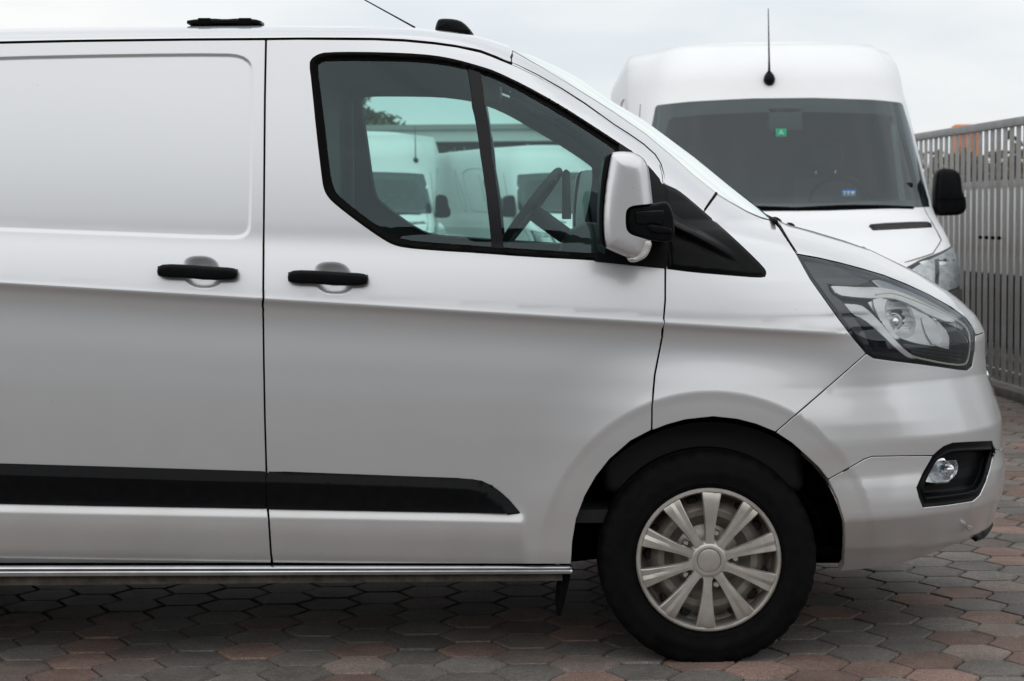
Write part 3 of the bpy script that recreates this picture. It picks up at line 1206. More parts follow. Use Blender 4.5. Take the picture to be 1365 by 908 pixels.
for mir in (None, W):
    fi = surf('fog_lamp_insert', body(fog_off), fog, BLACK, van, grid=0.007, flange=0.02, mirror=mir, lines=[densify(offset_poly(fog, o), 0.005) for o in (0.005, 0.010, 0.018, 0.0215, 0.026, 0.029, 0.032, 0.036)])
    bowl_px = UZ(densify(chaikin([(1229, 642), (1236, 628), (1246, 618.5), (1256, 616), (1277, 615), (1279.5, 624), (1276, 634), (1268, 641), (1248, 645)], 1), 4))
    cc = bowl_px.mean(0)

    def fb(u, z, cc=cc):
        r = np.hypot((u - cc[0]) / 0.07, (z - cc[1]) / 0.035)
        return bump_off(u, z) - 0.016 - 0.030 * (1 - np.clip(r, 0, 1) ** 2)
    surf('fog_reflector', body(fb), bowl_px, SATIN, fi, grid=0.006, flange=0.01, mirror=mir)
    surf('fog_lens', body(lambda u, z: bump_off(u, z) - 0.012), bowl_px, CLEAR, fi, grid=0.015, flange=0.008, mirror=mir)
    bulb = hit([1268], [628])[0] + np.array([-0.005, 0.02, 0])
    if mir:
        bulb[1] = 2 * W - bulb[1]
    lathe('fog_bulb', [(0.0, -0.022), (0.010, -0.018), (0.013, 0.0), (0.020, 0.004), (0.021, 0.02)], SATIN, fi, n=20, center=bulb)
    # parking sensor and towing-eye plug
    ps = hit([1291.5], [703.5])[0]
    if mir:
        ps[1] = 2 * W - ps[1]
    sg = -1 if mir is None else 1
    lathe('parking_sensor', [(0.0, 0.010 * sg), (0.007, 0.009 * sg), (0.0085, 0.006 * sg), (0.0085, -0.01 * sg)], SATIN, lowb, n=20, center=ps)

# ------------------------------------------------------------------ headlamps
head_px = HEAD_L + HEAD_B[1:] + HEAD_T[1:-1]
head = UZ(densify(head_px, 5))


def head_d(u, z):
    p = np.stack([u, z], 1)
    return np.where(pip(p, head), pdist(p, head), 0)


def hous_off(u, z):
    d = head_d(u, z)
    return -0.010 - 0.055 * ss((d - 0.006) / 0.05)


def lamp_patch(name, px, off, m, parent, mir, grid=0.008, flange=0.006, rnd=True):
    P = chaikin(px, 1) if rnd else np.array(px)
    return surf(name, body(off), UZ(densify(P, 5)), m, parent, grid=grid, flange=flange, mirror=mir)


for mir in (None, W):
    hl = empty('headlamp', (0, 0, 0), parent=van)
    surf('lamp_housing', body(hous_off), head, HOUS, hl, grid=0.010, flange=0.01, mirror=mir)
    surf('lamp_lens', body(-0.001), head, CLEAR, hl, grid=0.02, flange=0.012, mirror=mir, inset=0.0015)
    # dark border of the lens
    inner = offset_poly(densify(head, 0.006), 0.0085)
    surf('lens_border', body(-0.004), head, GLOSSB, hl, holes=[inner], grid=0.02, flange=0.004, mirror=mir, inset=0.002)
    # grey rear bezel along the tail
    lamp_patch('tail_bezel', [(1068, 346), (1120, 355), (1170, 368), (1150, 380), (1122, 381), (1104, 378), (1108, 392), (1122, 400), (1128, 408), (1140, 425), (1152, 440), (1160, 460), (1150, 459), (1120, 420), (1090, 378)],
               lambda u, z: -0.018 + 0 * u, HOUS2, hl, mir)
    lamp_patch('sky_sheen_patch', [(1165, 374), (1178, 373), (1208, 384), (1238, 398), (1268, 415), (1290, 434), (1284, 440), (1262, 429), (1232, 413), (1205, 398), (1180, 388)], lambda u, z: -0.024 + 0 * u, mat('sky_sheen_grey', (0.55, 0.57, 0.60), 0.3, 0.5), hl, mir)  # pale patch: the lens's sky reflection put into the colour
    # upper and lower chrome wings
    lamp_patch('chrome_blade', [(1109.5, 382), (1112, 381.5), (1150, 383.5), (1172, 383), (1200, 388), (1230, 402), (1255, 415), (1276, 428), (1268, 430), (1240, 419), (1215, 405), (1190, 396), (1165, 397), (1143, 396), (1117, 393)],
               lambda u, z: -0.014 + 0 * u, BLADE, hl, mir, grid=0.006)
    lamp_patch('chrome_blade', [(1127, 405.5), (1148, 407), (1156, 412), (1170, 425), (1190, 449), (1210, 470), (1226, 478), (1214, 479), (1194, 463), (1172, 441), (1152, 425), (1138, 419.5)],
               lambda u, z: -0.014 + 0 * u, BLADE, hl, mir, grid=0.006)
    # main reflector bowls, deep and curved
    rc = pxu(1203, 423)

    def bowl1(u, z, rc=rc):
        r = np.hypot((u - rc[0]) / 0.085, (z - rc[1]) / 0.065)
        return -0.026 - 0.050 * (1 - np.clip(r, 0, 1) ** 1.6) + 0.004 * np.sin((z - rc[1]) * 330) * (r < 0.8)
    lamp_patch('reflector', [(1160, 404), (1175, 398), (1192, 399), (1220, 411), (1244, 424), (1262, 446), (1262, 462), (1238, 461), (1212, 455), (1196, 448), (1182, 433), (1168, 416)], bowl1, BLADE, hl, mir, grid=0.0035)
    bc = pxu(1246, 440)

    def bowl2(u, z, bc=bc):
        r = np.hypot((u - bc[0]) / 0.05, (z - bc[1]) / 0.045)
        return -0.022 - 0.030 * (1 - np.clip(r, 0, 1) ** 2)
    lamp_patch('reflector', [(1236, 428), (1250, 426), (1268, 446), (1267, 466), (1250, 462), (1238, 448)], bowl2, BLADE, hl, mir, grid=0.004)
    # vertical chrome divider and black side well
    lamp_patch('chrome_divider', [(1166, 400), (1177, 397), (1182, 404), (1180, 414), (1188, 434), (1200, 452), (1194, 452), (1178, 432), (1168, 412)], lambda u, z: -0.017 + 0 * u, BLADE, hl, mir, grid=0.005)
    lamp_patch('chrome_divider', [(1231, 424), (1236, 425), (1243, 444), (1249, 458), (1245, 459), (1236, 444)], lambda u, z: -0.016 + 0 * u, BLADE, hl, mir, grid=0.005)
    for cx, cy, rr in ((1200, 430, 0.026), (1245, 440, 0.017)):
        c = hit([cx], [cy])[0] + np.array([-0.012, 0.045, 0])
        if mir:
            c[1] = 2 * W - c[1]
        sg = 1 if mir is None else -1
        pr = [(0, -0.020), (rr * 0.45, -0.017), (rr * 0.8, -0.008), (rr * 0.95, 0.0), (rr, 0.002), (rr * 1.12, 0.002), (rr * 1.12, 0.03)]
        lathe('projector', [(a, b * sg) for a, b in pr], [SATIN], hl, n=32, center=c)
    # ribbed louvre below
    for k in range(4):
        y0 = 462 + k * 4.6
        lamp_patch('louvre', [(1207 + k * 5, y0 - 2.5), (1250, y0 + 3.0), (1285, y0 + 7.5), (1285, y0 + 9.6), (1250, y0 + 5.4), (1209 + k * 5, y0 + 0.2)], lambda u, z: -0.030 + 0 * u, HOUS2, hl, mir, grid=0.006, rnd=False)
    # light guide: follows the lower and front rim
    A = densify(chaikin([(1168, 393), (1178, 391), (1194, 391), (1230, 404), (1262, 419), (1284, 432), (1291, 440), (1294, 452), (1293, 472), (1290, 484), (1284, 487.5), (1262, 485.5), (1232, 479.5), (1218, 476)], 1, closed=False), 4, closed=False)
    P = hit(A[:, 0], A[:, 1])
    P[:, 1] += 0.013
    if mir:
        P[:, 1] = 2 * W - P[:, 1]
    tube('light_guide', P, 0.0034, DRL, hl, n=8)

# ------------------------------------------------------------------ small solids in photo planes
def pillow(name, px, Yf, H, R, Yb, m, parent, mir=None, seg=5, crown=0.0, rnd=1):
    """solid with the traced outline at depth Yf, a rounded outer face bulging H towards the camera side, back at Yb"""
    A = chaikin(px, rnd) if rnd else np.array(px, float)
    A = densify(A, 7)
    P = at_y(A[:, 0], A[:, 1], Yf)[:, [0, 2]]
    rings = [(0.0, Yb), (0.0, Yf)]
    for k in range(1, seg + 1):
        f = math.radians(90 * k / seg)
        rings.append((R * (1 - math.cos(f)), Yf - H * math.sin(f)))
    V, n = [], len(P)
    c = P.mean(0)
    for d, y in rings:
        Q = offset_poly(P, d) if d else P
        for q in Q:
            V.append((q[0], y + crown * ((q[0] - c[0]) ** 2 + (q[1] - c[1]) ** 2), q[1]))
    Fc = []
    for i in range(len(rings) - 1):
        for j in range(n):
            j2 = (j + 1) % n
            Fc.append((i * n + j, i * n + j2, (i + 1) * n + j2, (i + 1) * n + j))
    last = (len(rings) - 1) * n
    Fc.append(tuple(last + j for j in range(n)))
    Fc.append(tuple(range(n))[::-1])
    V = np.array(V)
    if mir is not None:
        V[:, 1] = 2 * mir - V[:, 1]
    o = mesh(name, V, Fc, m, parent)
    bm = bmesh.new()
    bm.from_mesh(o.data)
    bmesh.ops.recalc_face_normals(bm, faces=bm.faces)
    bm.to_mesh(o.data)
    bm.free()
    return sharpen(o, 50)


def door_handle(cx, cy, parent_name, x0, x1, y0, y1):
    par = next(o for o in van.children if o.name.split('.')[0] == parent_name)
    P0 = hit([x0 + 12], [y0])[0]
    yb = P0[1]
    hb = [(x0, y0 + 1), (x0 + 2, y0 - 6), (x0 + 10, y0 - 9), (x0 + 42, y0 - 8), (x1 - 34, y1 - 9.5), (x1 - 8, y1 - 8), (x1 - 1, y1 - 5), (x1, y1 + 1), (x1 - 2, y1 + 6), (x1 - 10, y1 + 8.5), (x1 - 40, y1 + 8.5),
          (x0 + 42, y0 + 10), (x0 + 10, y0 + 9), (x0 + 2, y0 + 6.5)]
    h = pillow('handle', hb, yb - 0.030, 0.012, 0.010, yb - 0.012, BLACK, par)
    pillow('handle_mount', [(x0 + 1, y0 - 6), (x0 + 24, y0 - 7), (x0 + 24, y0 + 7), (x0 + 1, y0 + 6)], yb - 0.014, 0.002, 0.002, yb + 0.004, BLACK, h, rnd=0)
    pillow('handle_mount', [(x1 - 20, y1 - 7), (x1 - 1, y1 - 6), (x1 - 1, y1 + 6), (x1 - 20, y1 + 7)], yb - 0.014, 0.002, 0.002, yb + 0.004, BLACK, h, rnd=0)
    # seam across the bar
    return h


door_handle(269, 362, 'sliding_door', 209, 317, 361, 365)
door_handle(444, 370, 'front_door', 383, 491, 369, 372.5)

# ------------------------------------------------------------------ wing mirror
CAP = [(813, 206), (818, 202.8), (830, 201.8), (844, 203), (853, 207), (860, 213), (864, 222), (866.5, 238), (870, 271.5), (848, 273.3), (839, 275.5), (834.5, 280), (833.2, 287), (833.4, 302), (836, 309), (842, 313.5),
       (856, 317.5), (864, 320), (861, 334), (856, 343), (848, 346), (838, 344), (817.4, 335), (808, 330.5), (804.5, 322), (803, 308), (802.5, 285.7), (805.3, 252.7), (809.7, 224)]
for mir in (None, W):
    mr = empty('wing_mirror', (0, 0, 0), parent=van)
    A = densify(chaikin(CAP, 1), 6)
    capP = at_y(A[:, 0], A[:, 1], -0.20)[:, [0, 2]]

    A2 = densify(chaikin(CAP[:9] + [(871, 296), (868, 320), (861, 336)] + CAP[19:], 1), 6)
    capF = at_y(A2[:, 0], A2[:, 1], -0.20)[:, [0, 2]]

    def cap_fn(a, b, capP=capF):
        p = np.stack([a, b], 1)
        d = np.where(pip(p, capP), pdist(p, capP), 0)
        t = np.clip(d / 0.045, 0, 1)
        y = -0.185 - 0.038 * np.sqrt(np.maximum(0, 1 - (1 - t) ** 2)) + 0.9 * (a - capP[:, 0].mean() + 0.03) ** 2
        return np.stack([a, y, b], -1)
    lns = [densify(offset_poly(capF, o), 0.006) for o in (0.0012, 0.003, 0.006, 0.010, 0.015, 0.021, 0.028, 0.036, 0.046)]
    surf('mirror_cover', cap_fn, capP, SILVER, mr, grid=0.010, lines=lns, flange=0, mirror=mir, analytic=False)
    pillow('mirror_shell', CAP, -0.186, 0.001, 0.0005, -0.055, SILVER, mr, mir=mir, seg=1)
    pillow('mirror_rim', [(812, 205), (816, 203), (812, 225), (807, 255), (804.5, 287), (805, 312), (808, 330), (803, 329), (799.5, 322), (798.5, 300), (799, 268), (803, 226), (807, 209)], -0.190, 0.008, 0.005, -0.06, BLACK, mr, mir=mir)
    pillow('mirror_indicator', [(855, 319), (868, 320.5), (869, 327), (866, 336), (861.5, 343), (852.7, 348), (846, 350), (839.5, 349.6), (836, 344), (846, 342), (852, 335)], -0.190, 0.016, 0.008, -0.12,
           mat('indicator_lens', (0.55, 0.54, 0.52), 0.12, coat=1.0, var=0.2, scale=60), mr, mir=mir)
    arm = pillow('mirror_arm', [(835, 281), (838, 277), (846, 274.5), (870, 272.5), (886, 268.5), (892, 272), (897.5, 285), (899.5, 305), (898, 318), (892, 323), (872, 321.5), (852, 317), (840, 312.5), (835, 304)], -0.187, 0.010, 0.009, 0.03, BLACK, mr, mir=mir)
    pillow('arm_cover', [(847, 282), (852, 281), (885, 280), (884, 297), (882, 300), (866, 297), (862, 299), (850, 299), (847, 296)], -0.199, 0.004, 0.004, -0.18, GLOSSB, arm, mir=mir)
    pillow('arm_cover', [(863, 301), (866, 298.5), (893, 303), (896, 306), (896, 312), (870, 311), (864, 306)], -0.198, 0.006, 0.005, -0.18, BLACK, arm, mir=mir)
    # wing triangle with the flowing fairing
    sailp = UZ(densify(chaikin(SAIL_F, 1), 6))
    r0, r1 = pxu(893, 296), pxu(985, 345)

    def sail_off(u, z, r0=r0, r1=r1):
        k = np.clip((u - r0[0]) / (r1[0] - r0[0]), -0.3, 1)
        zc = r0[1] + (r1[1] - r0[1]) * k
        w = 0.055 - 0.035 * np.clip(k, 0, 1)
        top = np.clip(1 - np.abs(z - zc) / w, 0, 1)
        low = 0.018 * ss((zc - 0.03 - z) / 0.02) * (1 - np.clip(k, 0, 1))
        d = pdist(np.stack([u, z], 1), sailp)
        return (0.006 + 0.058 * (1 - np.clip(k, 0, 1)) ** 1.3 * ss(top * 1.15) + low * 0.4) * ss(d / 0.02 + 0.15)
    surf('wing_triangle', body(sail_off), sailp, BLACK, van, grid=0.007, flange=0.015, mirror=mir)

# ------------------------------------------------------------------ sill rail, under-sill, mud flap
xr = at_y(763, 753, 0.03)[0]
zr1, zr0 = at_y(400, 753, 0.03)[2], at_y(400, 766.5, 0.03)[2]
for mir in (None, W):
    prof = [(0.030, zr1 - 0.001), (0.022, zr1 - 0.003), (0.017, zr1 - 0.008), (0.019, zr1 - 0.013), (0.024, zr1 - 0.016), (0.022, zr1 - 0.019), (0.024, zr0 + 0.003), (0.032, zr0), (0.06, zr0)]
    rows = []
    ra, rb = line_z((0, 753.2), (763, 753), 0.03), line_z((0, 769.5), (763, 765.5), 0.03)
    for x in (-2.05, -1.2, -0.4, xr - 0.02, xr - 0.004, xr):
        t1, t0 = ra[0] + ra[1] * x, rb[0] + rb[1] * x
        rows.append([(x, y + (0.004 if x == xr else 0), t0 + (z - zr0) / (zr1 - zr0) * (t1 - t0)) for y, z in prof])
    rl = gridmesh('sill_rail', rows, mat('brushed_rail', (0.60, 0.62, 0.65), 0.24, 1.0, var=0.12, scale=9), van, mirror=mir, flip=True)
    sharpen(rl, 40)
    o = box('sill_flange', (-2.1, 0.060, zr0 - 0.030), (xr - 0.03, 0.075, zr0 + 0.01), mat('grimy_sill', (0.10, 0.085, 0.07), 0.85, var=0.5, scale=22), van)
    if mir:
        o.location.y = 2 * W - 0.135
    pf = [(750, 763), (762, 760), (758, 780), (752, 805), (747, 822), (742, 820), (744, 795)]
    pillow('mud_flap', pf, 0.07, 0.002, 0.002, 0.28, RUBBER, van, mir=mir, rnd=0)

# ------------------------------------------------------------------ wheels
TYRE = mat('tyre_rubber', (0.0045, 0.0045, 0.0048), 0.75, var=0.4, scale=18, bump=0.15, bump_scale=180, spec=0.09)
CAPM = mat('hubcap_silver', (0.40, 0.375, 0.335), 0.36, 0.6, col2=(0.55, 0.535, 0.51), scale=11, coat=0.2)
STEEL = mat('steel_wheel', (0.40, 0.38, 0.35), 0.42, 0.55, col2=(0.19, 0.16, 0.13), scale=14)
DARKW = mat('wheel_void', (0.012, 0.012, 0.012), 0.8)


def make_wheel(name, cx, cz, y0, parent, far=False, detail=True, R=TYRE_R, spokes=10):
    s = -1 if far else 1            # axis direction: +1 -> outer face looks towards -Y
    w = empty(name, (cx, y0, cz), parent=parent)

    def L(nm, pr, m, par=w, n=72, sharp=35, **k):
        return lathe(nm, [(r, h * s) for r, h in pr], m, par, n=n, sharp=sharp, **k)
    # tyre with shoulder blocks and grooves
    prof = [(0.212, 0.030), (0.214, 0.016), (0.221, 0.010), (0.232, 0.006), (0.234, 0.0045), (0.237, 0.005), (0.256, -0.001), (0.276, -0.003), (0.279, -0.0015), (0.292, -0.0005), (0.306, 0.004), (0.312, 0.0055), (0.319, 0.011),
            (0.3265, 0.021), (0.3305, 0.034), (0.3315, 0.050), (0.325, 0.052), (0.325, 0.060), (0.3330, 0.062), (0.333, 0.100), (0.325, 0.102), (0.325, 0.112), (0.333, 0.114), (0.333, 0.153), (0.325, 0.155), (0.325, 0.163), (0.3315, 0.165), (0.329, 0.185),
            (0.318, 0.205), (0.28, 0.218), (0.23, 0.210), (0.212, 0.190)]
    n = 144
    V, Fc = [], []
    kp = R / 0.333
    for i, (r, h) in enumerate(prof):
        for j in range(n):
            a = 2 * math.pi * j / n
            rr, hh = r, h
            if detail and 11 <= i <= 14 and j % 4 == 0:
                rr -= 0.0055
            if detail and 7 <= i <= 10 and (j // 3) % 16 in (3, 4, 6, 7, 9, 12):
                hh -= 0.0012
            z = rr * kp * math.cos(a)
            x = rr * kp * math.sin(a)
            lim = -cz + 0.0015
            if z < lim:
                z = lim
                hh = hh - 0.006 if i < 16 else hh + 0.006
            V.append((x, hh * s, z))
    for i in range(len(prof) - 1):
        for j in range(n):
            j2 = (j + 1) % n
            Fc.append((i * n + j, i * n + j2, (i + 1) * n + j2, (i + 1) * n + j))
    t = mesh('tyre', V, Fc, TYRE, w)
    bm = bmesh.new()
    bm.from_mesh(t.data)
    bmesh.ops.recalc_face_normals(bm, faces=bm.faces)
    bm.to_mesh(t.data)
    bm.free()
    sharpen(t, 40)
    # steel wheel behind the cover
    L('steel_disc', [(0.212, 0.02), (0.205, 0.03), (0.200, 0.075), (0.186, 0.085), (0.178, 0.070), (0.168, 0.052), (0.150, 0.040), (0.132, 0.042), (0.118, 0.058), (0.100, 0.070), (0.080, 0.060), (0.060, 0.050), (0.0, 0.050)], STEEL)
    if detail:
        for k in range(15):          # hand holes: dark dimples pressed in the disc
            a = 2 * math.pi * (k + 0.4) / 15
            c = (0.176 * math.sin(a), 0.060 * s, 0.176 * math.cos(a))
            lathe('hand_hole', [(0.0, -0.002 * s), (0.013, -0.002 * s), (0.017, 0.004 * s), (0.017, 0.03 * s)], DARKW, w, n=14, center=c)
        for k in range(5):
            a = 2 * math.pi * (k + 0.25) / 5
            c = (0.083 * math.sin(a), 0.040 * s, 0.083 * math.cos(a))
            lathe('wheel_nut', [(0.0, -0.016 * s), (0.008, -0.015 * s), (0.0115, -0.010 * s), (0.0115, 0.02 * s)], CHROME, w, n=6, center=c, sharp=20)
    hub = L('hubcap_rim', [(0.2035, 0.028), (0.2045, 0.010), (0.2060, 0.003), (0.2100, -0.0015), (0.2155, -0.001), (0.2195, 0.004), (0.2200, 0.012), (0.216, 0.02)], CAPM)
    L('hubcap_centre', [(0.0, -0.0035), (0.030, -0.0030), (0.0345, -0.0015), (0.0350, 0.0015), (0.0365, 0.0015), (0.0375, -0.0040), (0.043, -0.0045), (0.052, -0.001), (0.060, 0.006), (0.063, 0.016)], CAPM)
    # spokes: wide at the rim, a raised ridge on one side
    for k in range(spokes):
        a0 = 2 * math.pi * k / spokes + math.radians(2.5)
        rad = [0.046, 0.065, 0.090, 0.120, 0.150, 0.180, 0.200, 0.207]
        wl = [0.0165, 0.0130, 0.0135, 0.0165, 0.0205, 0.0250, 0.0285, 0.0300]
        wr = wl
        hh = [-0.001, -0.0015, -0.003, -0.005, -0.006, -0.0055, -0.003, 0.000]
        V, Fc = [], []
        for r, a, b, h in zip(rad, wl, wr, hh):
            kk = np.clip((r - 0.06) / 0.14, 0, 1)
            sec = [(-a - 0.002, h + 0.018), (-a, h + 0.0035), (-a * 0.92, h + 0.001), (-a * 0.30, h - 0.0005), (-a * 0.22 + b * 0.10 * kk, h - 0.0005),
                   (b * 0.30, h + 0.0040 * kk), (b * 0.90, h + 0.0026 * kk), (b, h + 0.0044 * kk), (b + 0.002, h + 0.018)]
            for t_, h_ in sec:
                x = r * math.sin(a0) + t_ * math.cos(a0)
                z = r * math.cos(a0) - t_ * math.sin(a0)
                V.append((x, h_ * s, z))
        m_ = 9
        for i in range(len(rad) - 1):
            for j in range(m_ - 1):
                Fc.append((i * m_ + j, i * m_ + j + 1, (i + 1) * m_ + j + 1, (i + 1) * m_ + j))
        sp = mesh('spoke', V, Fc, CAPM, w)
        bm = bmesh.new()
        bm.from_mesh(sp.data)
        bmesh.ops.recalc_face_normals(bm, faces=bm.faces)
        if sum(f.normal.y * f.calc_area() for f in bm.faces) * s > 0:
            bmesh.ops.reverse_faces(bm, faces=bm.faces)
        bm.to_mesh(sp.data)
        bm.free()
        sharpen(sp, 18)
    return w


make_wheel('front_wheel', WX, WZ, 0.025, van)
make_wheel('front_wheel', WX, WZ, 2 * W - 0.025, van, far=True, detail=False)
make_wheel('rear_wheel', WX - 2.93, WZ, 0.025, van, detail=False)
make_wheel('rear_wheel', WX - 2.93, WZ, 2 * W - 0.025, van, far=True, detail=False)

# arch liners
LINER = mat('arch_liner', (0.004, 0.004, 0.004), 0.85, var=0.4, scale=20, bump=0.4, bump_scale=40, spec=0.03)
for cx in (WX, WX - 2.93):
    for mir in (None, W):
        rows = []
        aa = np.linspace(0.04, math.pi + 0.10, 44)
        lx, lz = cx + 0.438 * np.cos(aa), WZ - 0.03 + 0.452 * np.sin(aa)
        y0_ = F(lx, lz) + 0.016 + 0.07 * ss((0.62 - lz) / 0.2) * (lx > cx)
        for y in (0.0, 0.10, 0.22, 0.40):
            rows.append([(a, max(y, b), c_) for a, b, c_ in zip(lx, y0_, lz)])
        rows.append([(cx + 0.05 * math.cos(a), 0.42, WZ - 0.03 + 0.05 * math.sin(a)) for a in aa])
        gridmesh('arch_liner', rows, LINER, van, mirror=mir)
# underbody, axle parts, tail
box('underbody', (-3.25, 0.14, 0.27), (WX - 0.46, 2 * W - 0.14, 0.33), LINER, van)
box('under_van_blocker', (-2.9, 0.62, 0.16), (WX - 0.50, 2 * W - 0.62, 0.268), LINER, van, bev=0.03)  # added solid that keeps low sky off the ground under the van
box('engine_tray', (WX - 0.3, 0.36, 0.24), (1.12, 2 * W - 0.36, 0.27), LINER, van)
box('subframe_arm', (WX + 0.30, 0.24, 0.285), (WX + 0.52, 0.30, 0.315), LINER, van, bev=0.006)
tube('anti_roll_bar', [(WX + 0.20, 0.20, 0.52), (WX + 0.30, 0.22, 0.50), (WX + 0.36, 0.24, 0.42), (WX + 0.40, 0.26, 0.33)], 0.014, LINER, van)
tube('suspension_strut', [(WX + 0.02, 0.26, 0.30), (WX - 0.03, 0.30, 0.75)], 0.045, LINER, van, n=12)
box('rear_doors', (-3.36, 0.16, 0.32), (-3.31, 2 * W - 0.16, 1.86), SILVER, van, bev=0.02)

# ------------------------------------------------------------------ cabin
prism('bulkhead', [(0.12, 0.4), (0.12, 1.2), (0.24, 1.80), (0.40, 1.88), (2 * W - 0.40, 1.88), (2 * W - 0.24, 1.80), (2 * W - 0.12, 1.2), (2 * W - 0.12, 0.4)], -0.67, -0.64, DARKIN, van, plane='YZ')
for x, y in ((-0.63, 2 * W - 0.36),):
    box('bulkhead_post', (x, y, 1.0), (x + 0.03, y + 0.05, 1.80), GREYIN, van, bev=0.008)
box('cabin_floor', (-0.57, 0.1, 0.42), (0.75, 2 * W - 0.1, 0.46), DARKIN, van)
dash_prof = [(0.28, 0.5), (0.24, 0.95), (0.28, 1.17), (0.38, 1.245), (0.60, 1.262), (0.84, 1.255), (0.90, 0.5)]
prism('dashboard', [(x, z) for x, z in dash_prof], 0.14, 2 * W - 0.14, DARKIN, van, bev=0.03, seg=3)
prism('binnacle', [(0.17, 1.18), (0.20, 1.29), (0.28, 1.335), (0.46, 1.30), (0.55, 1.20)], 2 * W - 0.75, 2 * W - 0.36, DARKIN, van, bev=0.02)
box('screen_header', (-0.14, 0.34, 1.79), (-0.03, 2 * W - 0.34, 1.86), GREYIN, van, bev=0.015)
sw = empty('steering_wheel', (0, 0, 0), parent=van)
c = at_y(707, 279, 1.40)
dx, dz = at_y(742, 232, 1.40) - at_y(672, 326, 1.40), None
ax = dx / np.linalg.norm(dx)
pts = [c + 0.175 * (math.cos(a) * ax + math.sin(a) * np.array([0.09, 0.995, 0.0])) for a in np.linspace(0, 2 * math.pi, 48)[:-1]]
tube('steering_rim', pts, 0.015, DARKIN, sw, n=10, closed=True)
nv = np.cross(ax, [0, 1.0, 0])
for a in (0.5, math.pi - 0.5, math.pi + 0.9, 2 * math.pi - 0.9):
    q = c + 0.18 * (math.cos(a + math.pi / 2) * ax + math.sin(a + math.pi / 2) * np.array([0, 1.0, 0]))
    tube('steering_spoke', [c, q], 0.014, DARKIN, sw, n=8)
tube('steering_column', [c + np.array([0.01, 0, -0.01]), c + np.array([0.13, 0, -0.10])], 0.032, DARKIN, sw, n=16)
for (yy0, yy1) in ((0.22, 0.70), (2 * W - 0.68, 2 * W - 0.20)):
    st = empty('seat', (0, 0, 0), parent=van)
    box('seat_cushion', (-0.38, yy0, 0.62), (0.12, yy1, 0.80), DARKIN, st, bev=0.05, seg=4)
    box('seat_back', (-0.56, yy0, 0.72), (-0.44, yy1, 1.22), DARKIN, st, bev=0.05, seg=4)
# phone holder on the dash
ph = at_y(754, 255, 1.15)
prism('phone_holder', [(ph[0] - 0.012, ph[2] - 0.10), (ph[0] + 0.020, ph[2] - 0.10), (ph[0] + 0.016, ph[2] + 0.07), (ph[0] + 0.002, ph[2] + 0.08), (ph[0] - 0.010, ph[2] + 0.07)], ph[1], ph[1] + 0.09, DARKIN, van, bev=0.004)

# ------------------------------------------------------------------ roof fittings
def roof_z(x, y):
    return float(solve_z(np.array([x]), np.array([min(y, W - 3e-4)]), 1.7, 2.2)[0])


b0, b1 = at_y(580, 40, 0.75), at_y(631, 45, 0.75)
zr_ = roof_z(b0[0] + 0.05, 0.75)
pillow('roof_aerial_base', [(579.5, 39.5), (582, 30), (585.5, 25), (600, 25), (612, 27), (619, 31), (626, 38), (631, 45), (620, 47), (581, 43)], 0.74, 0.03, 0.012, 0.86, BLACK, van)
tube('roof_aerial', [at_y(553.5, 37, 0.97), at_y(519, 18, 0.97), at_y(430, -31, 0.97)], [0.0035, 0.0028, 0.0016], BLACK, van, n=6)
rk = pillow('roof_rack_mount', [(249, 31.5), (249.5, 27.5), (262, 25.5), (285, 24.6), (300, 25.8), (318, 24.4), (340, 25.5), (348, 28), (348, 31.5), (320, 32.5), (300, 31.5), (280, 32.8)], 0.42, 0.012, 0.006, 0.50, BLACK, van)
for xx in (272, 326):
    pillow('rack_clamp', [(xx - 8, 24), (xx + 8, 24), (xx + 9, 33), (xx - 9, 33)], 0.405, 0.004, 0.004, 0.51, RUBBER, rk, rnd=0)
# washer jets and wiper at the cowl
for x, y, s_ in ((1036, 293, 7), (1055.5, 299.5, 5), (1152, 331, 4)):
    pillow('washer_jet', [(x - s_, y + 5), (x - s_ + 1, y - s_ * 0.5), (x - 1, y - s_ * 0.6), (x + s_ * 0.8, y), (x + s_, y + 5)], 0.66, 0.01, 0.006, 0.70, BLACK, van)
pa = [at_y(1034, 296, 0.30), at_y(1020, 288, 0.75), at_y(1014, 286, 1.35)]
tube('wiper', pa, 0.008, BLACK, van)
# ================================================================== ground and pavers
SAND = mat('joint_sand', (0.013, 0.012, 0.010), 0.95, var=0.4, scale=30)
gm = bpy.data.meshes.new('ground')
gm.from_pydata([(-250, -60, -0.03), (250, -60, -0.03), (250, 500, -0.03), (-250, 500, -0.03)], [], [(0, 1, 2, 3)])
ground = obj('ground', gm, mat('yard_surface', (0.13, 0.118, 0.108), 0.85, col2=(0.075, 0.07, 0.066), scale=1.3))
ground['kind'] = 'structure'
bed = bpy.data.meshes.new('paver_bed')
bed.from_pydata([(-3.45, -2.65, -0.016), (4.6, -2.65, -0.016), (4.6, 12.5, -0.016), (-3.45, 12.5, -0.016)], [], [(0, 1, 2, 3)])
obj('paver_bed', bed, SAND, ground)


